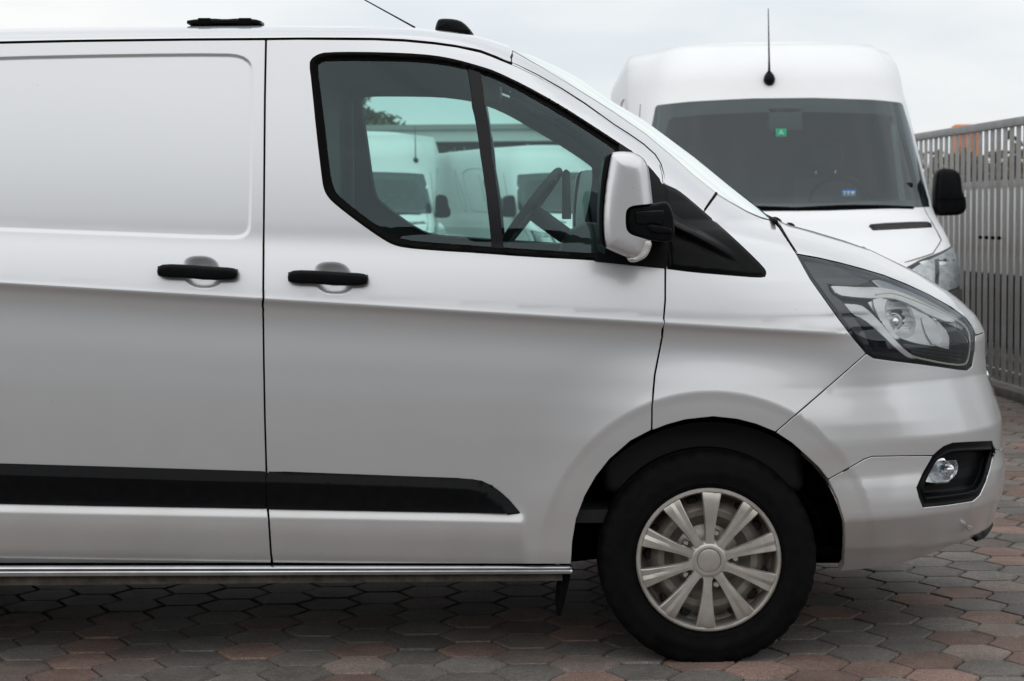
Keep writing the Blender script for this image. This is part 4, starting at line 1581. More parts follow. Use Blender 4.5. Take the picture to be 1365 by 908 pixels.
def paver_mat(name, c1, c2):
    m = mat(name, c1, 0.80, col2=c2, scale=42, bump=0.7, bump_scale=230, rand=0.28)
    nt = m.node_tree
    b = nt.nodes['Principled BSDF']
    src = b.inputs['Base Color'].links[0].from_socket
    geo = nt.nodes.new('ShaderNodeNewGeometry')
    # stains that run across the blocks, and light/dark stone chips
    n = nt.nodes.new('ShaderNodeTexNoise')
    n.inputs['Scale'].default_value = 2.3
    n.inputs['Detail'].default_value = 9
    n.inputs['Roughness'].default_value = 0.7
    nt.links.new(geo.outputs['Position'], n.inputs['Vector'])
    r = nt.nodes.new('ShaderNodeMapRange')
    r.inputs['From Min'].default_value = 0.36
    r.inputs['From Max'].default_value = 0.60
    r.inputs['To Min'].default_value = 0.62
    r.inputs['To Max'].default_value = 1.12
    nt.links.new(n.outputs['Fac'], r.inputs['Value'])
    g = nt.nodes.new('ShaderNodeTexNoise')
    g.inputs['Scale'].default_value = 190
    g.inputs['Detail'].default_value = 3
    nt.links.new(geo.outputs['Position'], g.inputs['Vector'])
    r2 = nt.nodes.new('ShaderNodeMapRange')
    r2.inputs['From Min'].default_value = 0.30
    r2.inputs['From Max'].default_value = 0.70
    r2.inputs['To Min'].default_value = 0.55
    r2.inputs['To Max'].default_value = 1.45
    nt.links.new(g.outputs['Fac'], r2.inputs['Value'])
    mu = nt.nodes.new('ShaderNodeMath')
    mu.operation = 'MULTIPLY'
    nt.links.new(r.outputs['Result'], mu.inputs[0])
    nt.links.new(r2.outputs['Result'], mu.inputs[1])
    vm = nt.nodes.new('ShaderNodeVectorMath')
    vm.operation = 'SCALE'
    nt.links.new(src, vm.inputs[0])
    nt.links.new(mu.outputs[0], vm.inputs['Scale'])
    nt.links.new(vm.outputs['Vector'], b.inputs['Base Color'])
    return m


PM = [paver_mat('paver_grey', (0.112, 0.102, 0.092), (0.172, 0.158, 0.144)), paver_mat('paver_red', (0.152, 0.098, 0.080), (0.215, 0.145, 0.120)), paver_mat('paver_brown', (0.140, 0.110, 0.096), (0.200, 0.162, 0.143))]
HS = 0.1155                                   # hexagon side


def hex_geo(cx=0, cy=0, dz=0, tx=0, ty=0):
    V = []
    for r, z in ((HS - 0.0052, -0.05), (HS - 0.0052, -0.007), (HS - 0.0095, 0.0)):
        for k in range(6):
            a = math.pi / 3 * k
            x, y = r * math.cos(a), r * math.sin(a)
            V.append((cx + x, cy + y, z + dz + x * tx + y * ty))
    Fc = [tuple(range(12, 18))]
    for i in (0, 1):
        for k in range(6):
            k2 = (k + 1) % 6
            Fc.append((i * 6 + k, i * 6 + k2, (i + 1) * 6 + k2, (i + 1) * 6 + k))
    return V, Fc


hex_me = []
for k, m in enumerate(PM):
    V, Fc = hex_geo()
    me = bpy.data.meshes.new('paver')
    me.from_pydata(V, [], Fc)
    me.materials.append(m)
    hex_me.append(me)
cells = []
for i in range(-20, 23):
    for j in range(-14, 74):
        x = i * 1.5 * HS * 1.0 + 0.04
        y = (j + (0.5 if i % 2 else 0)) * math.sqrt(3) * HS - 0.06
        if -3.4 < x < 4.6 and -2.6 < y < 12.5:
            cells.append((x, y))
tone = {}
for i, (x, y) in enumerate(cells):
    r = rng.rand()
    tone[i] = 0 if r < 0.50 else (1 if r < 0.80 else 2)


def seen(x, y):
    p = proj(np.array([x, y, 0.0]))
    if not (-45 < p[0] < 1410 and 540 < p[1] < 915):
        return -1
    if p[1] < 760 and p[0] < 1120:
        return -1
    return p[1]


order = sorted(range(len(cells)), key=lambda i: -seen(*cells[i]))
near = [i for i in order if seen(*cells[i]) > 0][:300]
nearset = set(near)
for i in near:
    x, y = cells[i]
    o = bpy.data.objects.new('paver', hex_me[tone[i]])
    COL.objects.link(o)
    o.parent = ground
    o.location = (x, y, rng.uniform(-0.0018, 0.0018))
    o.rotation_euler = (rng.normal() * 0.006, rng.normal() * 0.006, rng.normal() * 0.004)
V, Fc, MI = [], [], []
for i, (x, y) in enumerate(cells):
    if i in nearset:
        continue
    v, f = hex_geo(x, y, rng.uniform(-0.0018, 0.0018), rng.normal() * 0.006, rng.normal() * 0.006)
    n0 = len(V)
    V += v
    Fc += [tuple(a + n0 for a in q) for q in f]
    MI += [tone[i]] * len(f)
pv = mesh('pavers', V, Fc, PM, ground, smooth=False, midx=MI)
pv['kind'] = 'stuff'

# ================================================================== white panel vans
WHITE = mat('white_van_paint', (0.78, 0.795, 0.81), 0.42, coat=0.15, var=0.02, scale=3)
VGLASS = glass('van_windscreen', (0.70, 0.82, 0.82), 1.5)
VIN = mat('van_cabin', (0.075, 0.08, 0.085), 0.8, var=0.15, scale=5)
LAMPB = mat('lamp_reflector_clear', (0.78, 0.79, 0.80), 0.3, 0.5, var=0.22, scale=26)


def panel_van(name, label, loc, rz, roof=2.56, top=2.11, length=5.7, group='white vans parked in the yard', bumper_col=None, mirror_col=BLACK, fine=True):
    root = empty(name, loc, rz)
    tag(root, label, 'van', group)
    zk = [0.25, 0.45, 0.82, 0.94, 1.06, 1.20, 1.28, 1.335, 1.36, top, top + (roof - top) * 0.42, top + (roof - top) * 0.70, top + (roof - top) * 0.86]
    yk = [0.10, 0.0, 0.02, 0.06, 0.16, 0.42, 0.66, 0.80, 0.86, 1.36, 1.47, 1.62, 1.80]
    wk = [0.94, 0.98, 0.99, 0.99, 0.99, 0.992, 0.994, 0.994, 0.992, 0.900, 0.85, 0.80, 0.73]
    ztop = zk[-1]
    zz = np.linspace(0.25, ztop, 300)
    ys = np.interp(zz, zk, yk)
    ws = np.interp(zz, zk, wk)
    k = np.exp(-0.5 * (np.arange(-9, 10) / 4.0) ** 2)
    k /= k.sum()
    ys = np.convolve(np.pad(ys, 9, mode='edge'), k, 'valid')
    ws = np.convolve(np.pad(ws, 9, mode='edge'), k, 'valid')
    D = 0.50
    zbk = [1.37, 1.5, top + (roof - top) * 0.45, top + (roof - top) * 0.70, top + (roof - top) * 0.86]
    wbk = [0.992, 0.995, 0.995, 0.99, 0.965]

    def fn_off(off=0.0):
        def fn(v, z):
            v = np.asarray(v, float)
            w = np.interp(z, zz, ws)
            yc = np.interp(z, zz, ys)
            a = np.minimum(np.abs(v), 1.0)
            s = 1 - (1 - a) ** 2
            p = np.interp(z, [0.9, 1.3], [3.4, 3.8])
            y = yc + D * (1 - np.maximum(0, 1 - s ** p) ** (1 / 2.9))
            y = y + np.maximum(np.abs(v) - 1, 0)
            w = w + (np.interp(z, zbk, wbk) - w) * ss((np.abs(v) - 0.80) / 0.7) * (z > 1.37)
            return np.stack([np.sign(v) * (w * s + off * (np.abs(v) > 0.8)), y - off, z], -1)
        return fn

    def V_(x, z):
        w = np.interp(z, zz, ws)
        s = np.clip(abs(x) / w, 0, 1)
        return (math.copysign(1 - math.sqrt(1 - s), x), z)

    def poly(pts, step=0.05):
        return np.array([V_(x, z) for x, z in densify(pts, step)])

    L = 1 + length - 2.0
    outer = [(-L, 0.30), (-1.0, 0.30), (1.0, 0.30), (L, 0.30), (L, ztop), (-L, ztop)]
    scr = poly(chaikin([(-0.945, 1.39), (0, 1.365), (0.945, 1.39), (0.963, 1.45), (0.855, top - 0.03), (0.82, top), (0, top + 0.03), (-0.82, top), (-0.855, top - 0.03), (-0.963, 1.45)], 1))
    sw_l = np.array([(1.12, 1.42), (1.85, 1.40), (1.88, 1.45), (1.88, top - 0.10), (1.80, top - 0.06), (1.62, top - 0.08), (1.14, 1.52)])
    sw_r = sw_l * np.array([-1, 1])
    g = 0.06 if fine else 0.10
    bd = surf('body', fn_off(), np.array(outer), WHITE, root, holes=[scr, sw_l, sw_r], grid=g, flange=0.03)
    # roof cap
    wft = float(np.interp(ztop, zz, ws))
    ycor = float(np.interp(ztop, zz, ys)) + D
    yend = float(np.interp(ztop, zz, ys)) + D + length - 2.0
    rows = []
    for t in np.linspace(0, 1, 26) ** 1.6:
        row = []
        for v in np.linspace(-1, 1, 45):
            s = 1 - (1 - abs(v)) ** 2
            P = fn_off()(np.array([v]), np.array([ztop]))[0]
            y = P[1] + (yend - P[1]) * t
            x = math.copysign(s * (wft + (wbk[-1] - wft) * float(ss((abs(v) - 0.80 + max(0.0, y - ycor)) / 0.7))), v)
            crown = (roof - ztop) * max(0.0, 1 - s ** 2.4) ** 0.8 * (1 - (1 - min(1, (y - P[1]) / 0.9)) ** 2)
            row.append((x, y, ztop + crown))
        rows.append(row)
    gridmesh('roof', rows, WHITE, root, flip=True)
    prism('rear_doors', [(float(w_) * s_, float(z_)) for s_, zr in ((1, zk), (-1, zk[::-1])) for z_ in zr for w_ in [max(float(np.interp(z_, zz, ws)), float(np.interp(z_, zbk, wbk)) if z_ > 1.37 else 0) - 0.01]], length - 1.42, length - 1.38, WHITE, root)
    # glass
    surf('windscreen', fn_off(-0.004), scr, VGLASS, root, grid=0.08, flange=0)
    inner = poly(chaikin([(-0.88, 1.44), (0, 1.415), (0.88, 1.44), (0.895, 1.50), (0.775, top - 0.13), (0.73, top - 0.095), (0, top - 0.07), (-0.73, top - 0.095), (-0.775, top - 0.13), (-0.895, 1.50)], 1))
    surf('screen_border', fn_off(-0.008), scr, mat('screen_frit', (0.05, 0.055, 0.06), 0.45), root, holes=[inner], grid=0.08, flange=0)
    for sl in (sw_l, sw_r):
        surf('side_window', fn_off(-0.006), sl, VGLASS, root, grid=0.1, flange=0)
    # cabin
    prism('dashboard', [(0.95, 0.9), (1.00, 1.31), (1.25, 1.385), (1.55, 1.37), (1.70, 1.2), (1.70, 0.9)], -0.88, 0.88, VIN, root, plane='YZ', bev=0.03)
    box('bulkhead', (-0.88, 2.85, 0.4), (0.88, 2.9, top + 0.1), VIN, root)
    for sx in (-0.48, 0.45):
        box('seat_back', (sx - 0.25, 2.35, 0.8), (sx + 0.25, 2.5, 1.62), VIN, root, bev=0.05)
        for hx in (-0.07, 0.07):
            tube('headrest_rod', [(sx + hx, 2.42, 1.60), (sx + hx, 2.42, 1.70)], 0.008, CHROME, root, n=6)
        box('headrest', (sx - 0.13, 2.36, 1.68), (sx + 0.13, 2.46, 1.88), VIN, root, bev=0.04)
    c0 = np.array([0.45, 1.80, 1.42])
    e1, e2 = np.array([1.0, 0, 0]), np.array([0, 0.45, 0.89])
    tube('steering_wheel', [c0 + 0.20 * (math.cos(a) * e1 + math.sin(a) * e2) for a in np.linspace(0, 2 * math.pi, 40)[:-1]], 0.016, BLACK, root, closed=True)
    tube('steering_spoke', [c0 - 0.19 * e1, c0, c0 + 0.19 * e1], 0.02, BLACK, root)
    # rear-view sensor pod
    yb = float(np.interp(top - 0.10, zz, ys))
    box('sensor_pod', (-0.10, yb + 0.02, top - 0.20), (0.13, yb + 0.12, top - 0.04), VIN, root, bev=0.02)
    # bonnet details
    f3 = fn_off(0.003)
    for sg in (-1, 1):
        vent = poly(chaikin([(sg * 0.47, 1.245), (sg * 0.88, 1.26), (sg * 0.89, 1.285), (sg * 0.86, 1.30), (sg * 0.48, 1.288), (sg * 0.455, 1.27)], 1), 0.03)
        vt = surf('bonnet_vent', fn_off(0.004), vent, BLACK, root, grid=0.04, flange=0.01)
        for q in range(3):
            a, b = V_(sg * 0.49, 1.254 + q * 0.013), V_(sg * 0.86, 1.268 + q * 0.012)
            P = fn_off(0.010)(np.linspace(a[0], b[0], 8), np.linspace(a[1], b[1], 8))
            tube('vent_slat', P, 0.004, mat('vent_grey', (0.10, 0.10, 0.105), 0.5), vt, n=6)
        lamp = poly(chaikin([(sg * 0.60, 0.86), (sg * 0.62, 1.00), (sg * 0.72, 1.05), (sg * 0.965, 1.13), (sg * 0.978, 1.08), (sg * 0.975, 0.93), (sg * 0.93, 0.88)], 1), 0.03)
        hl = surf('headlamp', fn_off(0.004), lamp, LAMPB, root, grid=0.04, flange=0.02)
        surf('lamp_lens', fn_off(0.010), lamp, CLEAR, hl, grid=0.06, flange=0.008)
        surf('lamp_divider', fn_off(0.007), poly([(sg * 0.77, 0.88), (sg * 0.79, 0.88), (sg * 0.83, 1.07), (sg * 0.80, 1.065)], 0.03), HOUS2, hl, grid=0.04, flange=0.005)
        surf('lamp_surround', fn_off(0.002), poly([(sg * 0.55, 0.83), (sg * 0.58, 1.01), (sg * 0.70, 1.065), (sg * 0.983, 1.145), (sg * 0.986, 0.90), (sg * 0.95, 0.85)], 0.03), HOUS, root, grid=0.05, flange=0.01)
        # bumper corner, mirror
        surf('bumper_corner', fn_off(0.012), poly([(sg * 0.45, 0.32), (sg * 0.50, 0.80), (sg * 0.60, 0.84), (sg * 0.975, 0.88), (sg * 0.976, 0.34)], 0.05), bumper_col or mat('grey_bumper', (0.055, 0.058, 0.062), 0.55), root, grid=0.06, flange=0.02)
        mo = [(sg * 1.00, 1.36), (sg * 1.02, 1.33), (sg * 1.17, 1.335), (sg * 1.205, 1.37), (sg * 1.20, 1.44), (sg * 1.175, 1.50), (sg * 1.165, 1.60), (sg * 1.13, 1.64), (sg * 1.04, 1.65), (sg * 1.005, 1.62), (sg * 0.995, 1.48)]
        mi = prism('door_mirror', mo, 1.18, 1.34, mirror_col, root, bev=0.03, seg=4)
        tube('mirror_arm', [(sg * 0.93, 1.42, 1.36), (sg * 1.06, 1.28, 1.38)], 0.035, BLACK, mi, n=10)
        prism('mirror_lower_cover', [(sg * 1.005, 1.435), (sg * 1.195, 1.445), (sg * 1.19, 1.452), (sg * 1.005, 1.442)], 1.172, 1.22, RUBBER, mi)
    surf('grille', fn_off(0.006), poly([(-0.50, 0.66), (0.50, 0.66), (0.53, 0.98), (0.45, 1.05), (-0.45, 1.05), (-0.53, 0.98)], 0.05), BLACK, root, grid=0.06, flange=0.02)
    for q in range(4):
        a, b = V_(-0.48, 0.71 + q * 0.08), V_(0.48, 0.71 + q * 0.08)
        tube('grille_bar', fn_off(0.014)(np.linspace(a[0], b[0], 16), np.linspace(a[1], b[1], 16)), 0.012, HOUS2, root, n=6)
    surf('bumper', fn_off(0.010), poly([(-0.46, 0.32), (0.46, 0.32), (0.51, 0.64), (-0.51, 0.64)], 0.05), bumper_col or MATS['grey_bumper'], root, grid=0.06, flange=0.02)
    # bonnet shut lines
    for sg in (-1, 1):
        q = [(sg * 0.60, 1.05), (sg * 0.80, 1.10), (sg * 0.90, 1.18), (sg * 0.90, 1.30), (sg * 0.885, 1.385)]
        q = densify(q, 0.04, closed=False)
        vv = np.array([V_(*p) for p in q])
        tube('bonnet_gap', fn_off(-0.0005)(vv[:, 0], vv[:, 1]), 0.003, RUBBER, root, n=5)
    # wipers
    for x0, x1 in ((-0.78, 0.05), (0.0, 0.80)):
        q = np.array([V_(x, 1.385 + 0.015 * math.sin((x - x0) / (x1 - x0) * 3.1)) for x in np.linspace(x0, x1, 14)])
        tube('wiper', fn_off(0.012)(q[:, 0], q[:, 1]), 0.010, RUBBER, root, n=6)
    # side pressings and door lines
    for sg in (-1, 1):
        for a, b in ((2.35, 3.55), (3.75, length - 1.75)):
            P = [(a, 1.50), (a, top - 0.05), (a + 0.12, top + 0.12), (b - 0.12, top + 0.12), (b, top - 0.05), (b, 1.50), (b - 0.1, 1.42), (a + 0.1, 1.42)]
            P = densify(chaikin(P, 2), 0.08)
            tube('side_pressing', fn_off(0.002)(sg * (P[:, 0] - 1.0 + 0.2), P[:, 1]), 0.007, mat('pressing_edge', (0.50, 0.51, 0.52), 0.5), bd, n=6, closed=True)
        for v in (1.05, 1.98):
            P = np.array([(sg * v, z) for z in np.linspace(0.5, top + 0.02, 30)])
            tube('door_gap', fn_off(-0.0005)(P[:, 0], P[:, 1]), 0.004, RUBBER, bd, n=5)
        for yw in (0.85, length - 2.2):
            wh = make_small_wheel(root, sg, yw)
    # roof aerial
    return root, fn_off, V_


def make_small_wheel(root, sg, yw):
    w = empty('wheel', (sg * 0.97, yw, 0.335), parent=root)
    lathe('tyre', [(0.20, 0.0), (0.24, 0.012 * sg), (0.30, 0.008 * sg), (0.335, -0.02 * sg), (0.335, -0.19 * sg), (0.2, -0.2 * sg)], TYRE, w, n=40, axis='X')
    lathe('rim', [(0.0, -0.02 * sg), (0.06, -0.015 * sg), (0.10, -0.03 * sg), (0.17, -0.035 * sg), (0.195, 0.0), (0.205, 0.0)], CAPM, w, n=40, axis='X')
    return w


# the tall van in front of the fence
SPX, SPY = 1.81, 5.70
v1, f1, V1 = panel_van('panel_van', 'tall white high-roof van facing the camera behind the silver bonnet', (SPX, SPY, 0), math.radians(-1.0), roof=2.60)


def on_van(root, px, py, fnn, Vf, guess=1.2):
    """local point on a van's front under a photo pixel"""
    M = np.array(root.matrix_basis.to_3x3())
    loc = np.array(root.location)
    d = ray(px, py)
    lo = (loc[1] - 0.2 - CAM[1]) / d[1]
    for t in np.linspace(lo, lo + 2.6 / d[1], 600):
        q = M.T @ (CAM + t * d - loc)
        v = Vf(q[0], q[2])
        if q[1] > fnn(0)(np.array([v[0]]), np.array([v[1]]))[0][1]:
            return q
    return q


bpy.context.view_layer.update()
q = on_van(v1, 1025, 104, f1, V1)
ae = tube('roof_aerial_base', [q + np.array([0, -0.02 + 0.3 * h_, h_]) for h_ in (-0.052, -0.046, -0.03, -0.01, 0.012, 0.034, 0.048)], [0.010, 0.024, 0.036, 0.040, 0.034, 0.020, 0.008], BLACK, v1, n=18)
tube('roof_aerial', [q + np.array([0, -0.02, 0.0]), q + np.array([-0.004, -0.04, 0.12]), q + np.array([-0.012, -0.06, 0.46])], [0.010, 0.006, 0.0028], RUBBER, ae, n=8)
# toll badge (green, letter A), blue badge low in the screen, dark tag box at the corner
q = on_van(v1, 1041, 177, f1, V1)
bdg = box('toll_badge', (q[0] - 0.035, q[1] - 0.012, q[2] - 0.027), (q[0] + 0.035, q[1] - 0.008, q[2] + 0.027), mat('badge_green', (0.03, 0.42, 0.24), 0.5), v1)


def text(name, s, loc, size, m, parent, rot=(math.pi / 2, 0, 0), ext=0.001, align='CENTER'):
    cu = bpy.data.curves.new(name, 'FONT')
    cu.body = s
    cu.size = size
    cu.extrude = ext
    cu.align_x = align
    cu.align_y = 'CENTER'
    o = bpy.data.objects.new(name, cu)
    COL.objects.link(o)
    o.location = loc
    o.rotation_euler = rot
    bpy.context.view_layer.update()
    me = bpy.data.meshes.new_from_object(o.evaluated_get(bpy.context.evaluated_depsgraph_get()))
    bpy.data.objects.remove(o)
    me.materials.clear()
    o = obj(name, me, m, parent)
    o.location = loc
    o.rotation_euler = rot
    return o


text('badge_letter', 'A', (q[0], q[1] - 0.014, q[2]), 0.05, mat('badge_pale', (0.45, 0.80, 0.65), 0.5), bdg)
q = on_van(v1, 1132, 258, f1, V1)
bb = box('blue_badge', (q[0] - 0.045, q[1] + 0.010, q[2] - 0.018), (q[0] + 0.045, q[1] + 0.013, q[2] + 0.022), mat('badge_blue', (0.10, 0.28, 0.62), 0.5), v1)
for k, (a, b) in enumerate(((-0.036, -0.022), (-0.012, 0.004), (0.014, 0.034))):
    box('badge_mark', (q[0] + a, q[1] + 0.007, q[2] - 0.010), (q[0] + b, q[1] + 0.009, q[2] + 0.012), mat('badge_white', (0.75, 0.8, 0.85), 0.5), bb)
q = on_van(v1, 1211, 247, f1, V1)
box('corner_tag', (q[0] - 0.03, q[1] + 0.006, q[2] - 0.018), (q[0] + 0.03, q[1] + 0.012, q[2] + 0.018), GLOSSB, v1, bev=0.003)

# vans seen through the cab windows
v2, f2, V2 = panel_van('panel_van', 'white high-roof van with a thin roof aerial, seen through the cab window', (-1.98, 18.3, 0), math.radians(1.5), top=1.94, fine=False)
bpy.context.view_layer.update()
q = on_van(v2, 554, 214, f2, V2)
ae2 = lathe('roof_aerial_base', [(0.0, -0.035), (0.022, -0.030), (0.036, -0.012), (0.040, 0.006), (0.034, 0.03)], BLACK, v2, n=16, center=tuple(q))
tube('roof_aerial', [q, q + np.array([0, -0.06, 0.46])], [0.010, 0.004], RUBBER, ae2, n=6)
v3, f3_, V3 = panel_van('panel_van', 'low white van standing at an angle beside the window divider, seen through the cab', (-0.42, 27.6, 0), math.radians(62), roof=2.42, top=2.05, fine=False)
v4, f4_, V4 = panel_van('panel_van', 'white van seen through the front quarter of the cab window above the steering wheel', (1.42, 20.5, 0), math.radians(20), roof=2.42, top=1.96, fine=False)

# ================================================================== fence
GALV = mat('galvanised_steel', (0.47, 0.485, 0.50), 0.45, 0.4, col2=(0.30, 0.27, 0.235), scale=3.2, rand=0.15)
GALV2 = mat('galvanised_rail', (0.34, 0.345, 0.34), 0.5, 0.4, var=0.15, scale=6)
fence = empty('metal_fence', (3.66, 7.86, 0), math.atan(0.056))
tag(fence, 'tall galvanised steel slat fence along the edge of the yard', 'fence')
FH = 2.03
Y0, Y1 = -7.0, 13.0
sm = None
y = Y0
posts = [3.34 + 4.6 * k for k in range(-2, 3)]
while y < Y1:
    if min(abs(y - p) for p in posts) > 0.10:
        if sm is None:
            o = box('slat', (-0.0015, -0.051, 0.10), (0.0015, 0.051, FH - 0.05), GALV, fence, bev=0.0006, seg=1)
            sm = o.data
            o.location = (0, y, 0)
        else:
            o = bpy.data.objects.new('slat', sm)
            COL.objects.link(o)
            o.parent = fence
            o.location = (0, y, rng.normal() * 0.002)
    y += 0.150
for p in posts:
    box('post', (-0.035, p - 0.055, 0.0), (0.045, p + 0.055, FH + 0.01), GALV2, fence, bev=0.006)
for a, b in zip(posts[:-1], posts[1:]):
    box('top_rail', (-0.03, a + 0.058, FH - 0.06), (0.03, b - 0.058, FH), GALV2, fence, bev=0.005)
    box('bottom_rail', (0.009, a + 0.058, 0.13), (0.04, b - 0.058, 0.18), GALV2, fence, bev=0.005)
box('kerb', (-0.07, Y0, -0.01), (0.09, Y1, 0.07), mat('kerb_concrete', (0.16, 0.15, 0.14), 0.9, var=0.25, scale=9), fence, bev=0.008)
for k in range(4):
    lathe('bolt', [(0.0, -0.03), (0.012, -0.03), (0.014, -0.008)], RUBBER, fence, n=10, axis='X', center=(0, 0.42 + 0.15 * k, 1.16))

# beyond the fence: trailer, hedge, orange container, lamp
tr = empty('box_trailer', (5.35, 11.5, 0), math.atan(0.056))
tag(tr, 'white box trailer behind the slats of the fence', 'trailer')
TW = mat('trailer_white', (0.74, 0.75, 0.75), 0.4, var=0.06, scale=2)
box('trailer_box', (-0.5, -7.0, 0.74), (0.45, 7.5, 1.66), TW, tr, bev=0.02)
box('trailer_rail', (-0.52, -7.0, 1.60), (-0.503, 7.5, 1.66), GALV2, tr)
box('chassis', (-0.35, -6.5, 0.58), (0.35, 7.0, 0.735), BLACK, tr)
for yy in (-5.4, 1.2, 2.2, 5.5):
    lathe('trailer_wheel', [(0.0, 0.0), (0.17, 0.01), (0.19, -0.01), (0.33, -0.012), (0.355, 0.03), (0.355, 0.22), (0.0, 0.22)], TYRE, tr, n=36, axis='X', center=(-0.46, yy, 0.355))

# leaves: shared clump of leaf quads
def leaf_cloud(name, n, fn_pt, size, m, parent, seed=1):
    r = np.random.RandomState(seed)
    V, Fc = [], []
    for i in range(n):
        p = fn_pt(r)
        a = r.normal(size=3)
        a /= np.linalg.norm(a)
        b = np.cross(a, r.normal(size=3))
        b /= max(1e-6, np.linalg.norm(b))
        s = size * r.uniform(0.6, 1.4)
        k = len(V)
        V += [p - a * s, p + b * s * 0.45, p + a * s, p - b * s * 0.45]
        Fc.append((k, k + 1, k + 2, k + 3))
    return mesh(name, V, Fc, m, parent, smooth=False)


HEDGE = mat('dry_hedge_leaf', (0.085, 0.060, 0.030), 0.8, col2=(0.050, 0.060, 0.022), scale=1.4)
LEAF = mat('tree_leaf', (0.030, 0.060, 0.018), 0.7, col2=(0.065, 0.110, 0.035), scale=0.9)
BARK = mat('bark', (0.06, 0.045, 0.035), 0.9, var=0.3, scale=9)
hedge = empty('hedge', (7.1, 21.5, 0))
tag(hedge, 'brownish hedge rising above the trailer behind the fence', 'hedge')


def hp(r):
    x, y = r.uniform(-0.7, 0.7), r.uniform(-9, 12)
    h = 2.05 + 0.22 * math.sin(y * 1.7) + 0.16 * math.sin(y * 4.1 + 1)
    return np.array([x, y, h * r.uniform(0.02, 1) ** 0.6])


leaf_cloud('foliage', 9000, hp, 0.095, HEDGE, hedge, 5)
box('hedge_core', (-0.45, -9, 0), (0.45, 12, 1.55), mat('hedge_twigs', (0.030, 0.024, 0.016), 0.95, var=0.4, scale=6), hedge)
for k in range(12):
    yy = -8.3 + k * 1.75
    tube('stem', [(0, yy, 0), (0.05, yy + 0.1, 0.9), (-0.05, yy, 1.8)], [0.05, 0.035, 0.01], BARK, hedge)

oc = empty('orange_container', (8.05, 27.5, 0), math.radians(-8))
tag(oc, 'bright orange container top showing above the fence', 'container')
ORG = mat('orange_paint', (0.72, 0.20, 0.03), 0.5, var=0.08, scale=2)
box('container_body', (-0.30, -1.2, 0.35), (0.12, -0.5, 2.84), ORG, oc, bev=0.02)
for k in range(3):
    box('rib', (-0.27 + k * 0.14, -1.24, 0.4), (-0.20 + k * 0.14, -1.202, 2.78), ORG, oc)
box('skid', (-0.27, -1.1, 0.0), (0.1, -0.6, 0.35), BLACK, oc)
lp = empty('street_lamp', (10.05, 33.0, -0.30))
tag(lp, 'small street lamp standing behind the fence', 'street lamp')
tube('lamp_post', [(0, 0, 0), (0, 0, 3.30), (0.02, 0, 3.42)], [0.05, 0.035, 0.03], GALV2, lp, n=10)
prism('lamp_head', [(-0.10, 3.40), (-0.08, 3.50), (0.10, 3.52), (0.40, 3.47), (0.42, 3.44), (0.0, 3.40)], -0.1, 0.1, GALV, lp, bev=0.01)

# ================================================================== warehouse behind the vans, tree
wh = empty('warehouse', (-1.5, 36.5, 0))
tag(wh, 'low grey warehouse with a pale roof edge and lettering seen through the cab windows', 'building')
WALLM = mat('warehouse_wall', (0.10, 0.108, 0.115), 0.7, var=0.12, scale=0.8)
FASC = mat('warehouse_fascia', (0.62, 0.64, 0.65), 0.5, var=0.05, scale=1)
box('wall', (-9, 0.9, 0), (7.2, 8, 3.02), WALLM, wh)
box('fascia', (-9.2, -0.1, 3.02), (7.4, 8.2, 3.28), FASC, wh)
box('roof_edge', (-9.3, -0.2, 3.283), (7.5, 8.3, 3.40), mat('roof_edge_grey', (0.28, 0.29, 0.29), 0.6), wh)
for k in range(16):
    box('wall_panel', (-8.95 + k * 1.0, 0.86, 0.05), (-7.98 + k * 1.0, 0.898, 3.0), WALLM, wh, bev=0.008, seg=1)
for k in range(4):
    tube('canopy_post', [(-6.5 + k * 4.2, 0.1, 0), (-6.5 + k * 4.2, 0.1, 3.02)], 0.05, GALV2, wh)
pt = at_y(611.5, 204, 37.33)
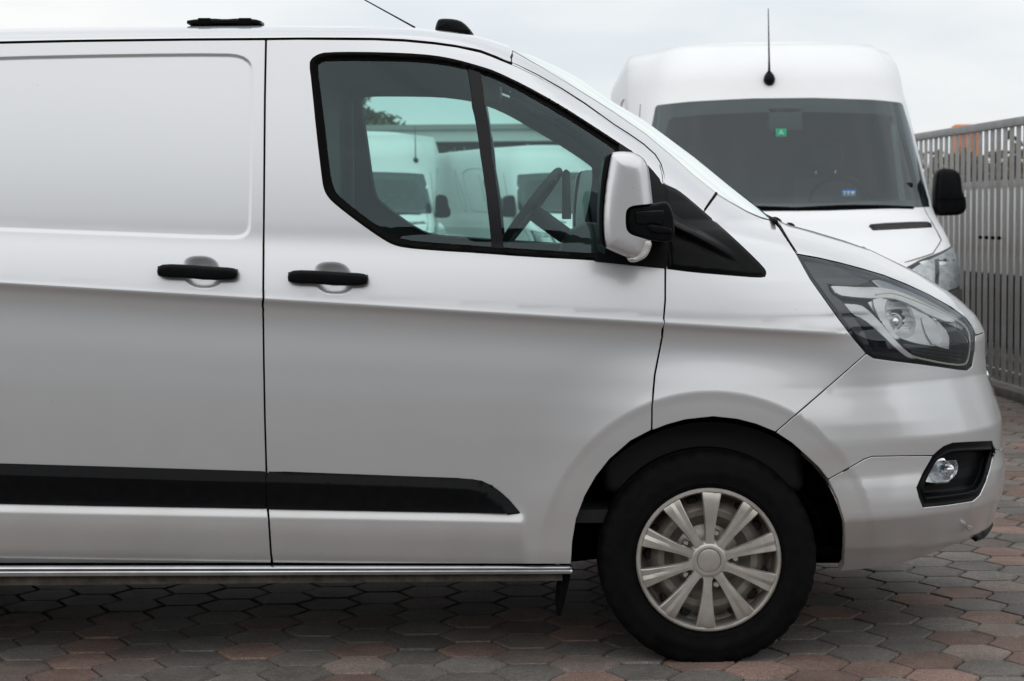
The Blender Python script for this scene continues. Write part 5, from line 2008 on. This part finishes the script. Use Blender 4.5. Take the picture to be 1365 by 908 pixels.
text('wall_lettering', 'rich', (pt[0] + 1.5, 0.83, pt[2]), 0.34, mat('lettering_grey', (0.62, 0.65, 0.66), 0.5), wh, ext=0.01)

tree = empty('tree', (-5.0, 52, 0))
tag(tree, 'dark green tree rising behind the warehouse roof', 'tree')
tube('trunk', [(0, 0, 0), (0.05, 0, 1.2), (-0.05, 0.05, 2.4), (0.1, 0, 3.6)], [0.22, 0.17, 0.12, 0.05], BARK, tree, n=10)
for k in range(8):
    a = k * 2.4
    tube('limb', [(0, 0, 1.5 + k * 0.22), (0.7 * math.cos(a), 0.7 * math.sin(a), 2.3 + k * 0.22), (1.3 * math.cos(a), 1.3 * math.sin(a), 2.8 + k * 0.24)], [0.07, 0.045, 0.015], BARK, tree, n=6)
_cl = [(rng.normal(size=3) * np.array([0.85, 0.85, 0.65]) + np.array([0, 0, 3.9]), rng.uniform(0.35, 0.65)) for _ in range(34)]


def tp(r):
    c, s = _cl[r.randint(len(_cl))]
    d = r.normal(size=3)
    return c + d / np.linalg.norm(d) * s * r.uniform(0.3, 1) ** 0.5


leaf_cloud('crown', 8000, tp, 0.13, LEAF, tree, 3)

# ================================================================== added unseen hall behind the viewpoint: blocks low sky, fills the paint's reflections
hall = empty('sky_blocker_hall', (0, -16.0, 0))
tag(hall, 'added unseen grey hall behind the viewpoint, blocking low sky and filling reflections', 'building')
HALLM = mat('blocker_hall_wall', (0.30, 0.295, 0.285), 0.8, var=0.2, scale=0.5)
box('wall', (-26, -9, 0), (26, 0, 4.7), HALLM, hall)
box('roof_edge', (-26.2, -9.2, 4.7), (26.2, 0.2, 4.95), mat('blocker_hall_roof_edge', (0.10, 0.10, 0.105), 0.6), hall)
for k in range(12):
    x = -23 + k * 4.1
    wdw = box('window', (x, 0.002, 1.2), (x + 2.2, 0.06, 2.6), HOUS, hall, bev=0.01, seg=1)
    box('window_frame', (x + 1.06, 0.062, 1.2), (x + 1.14, 0.085, 2.6), GALV2, wdw)
for k in (2, 7):
    x = -24.2 + k * 4.1 + 3.2
    box('door', (x - 0.4, 0.004, 0), (x + 0.45, 0.07, 2.1), BLACK, hall, bev=0.01, seg=1)
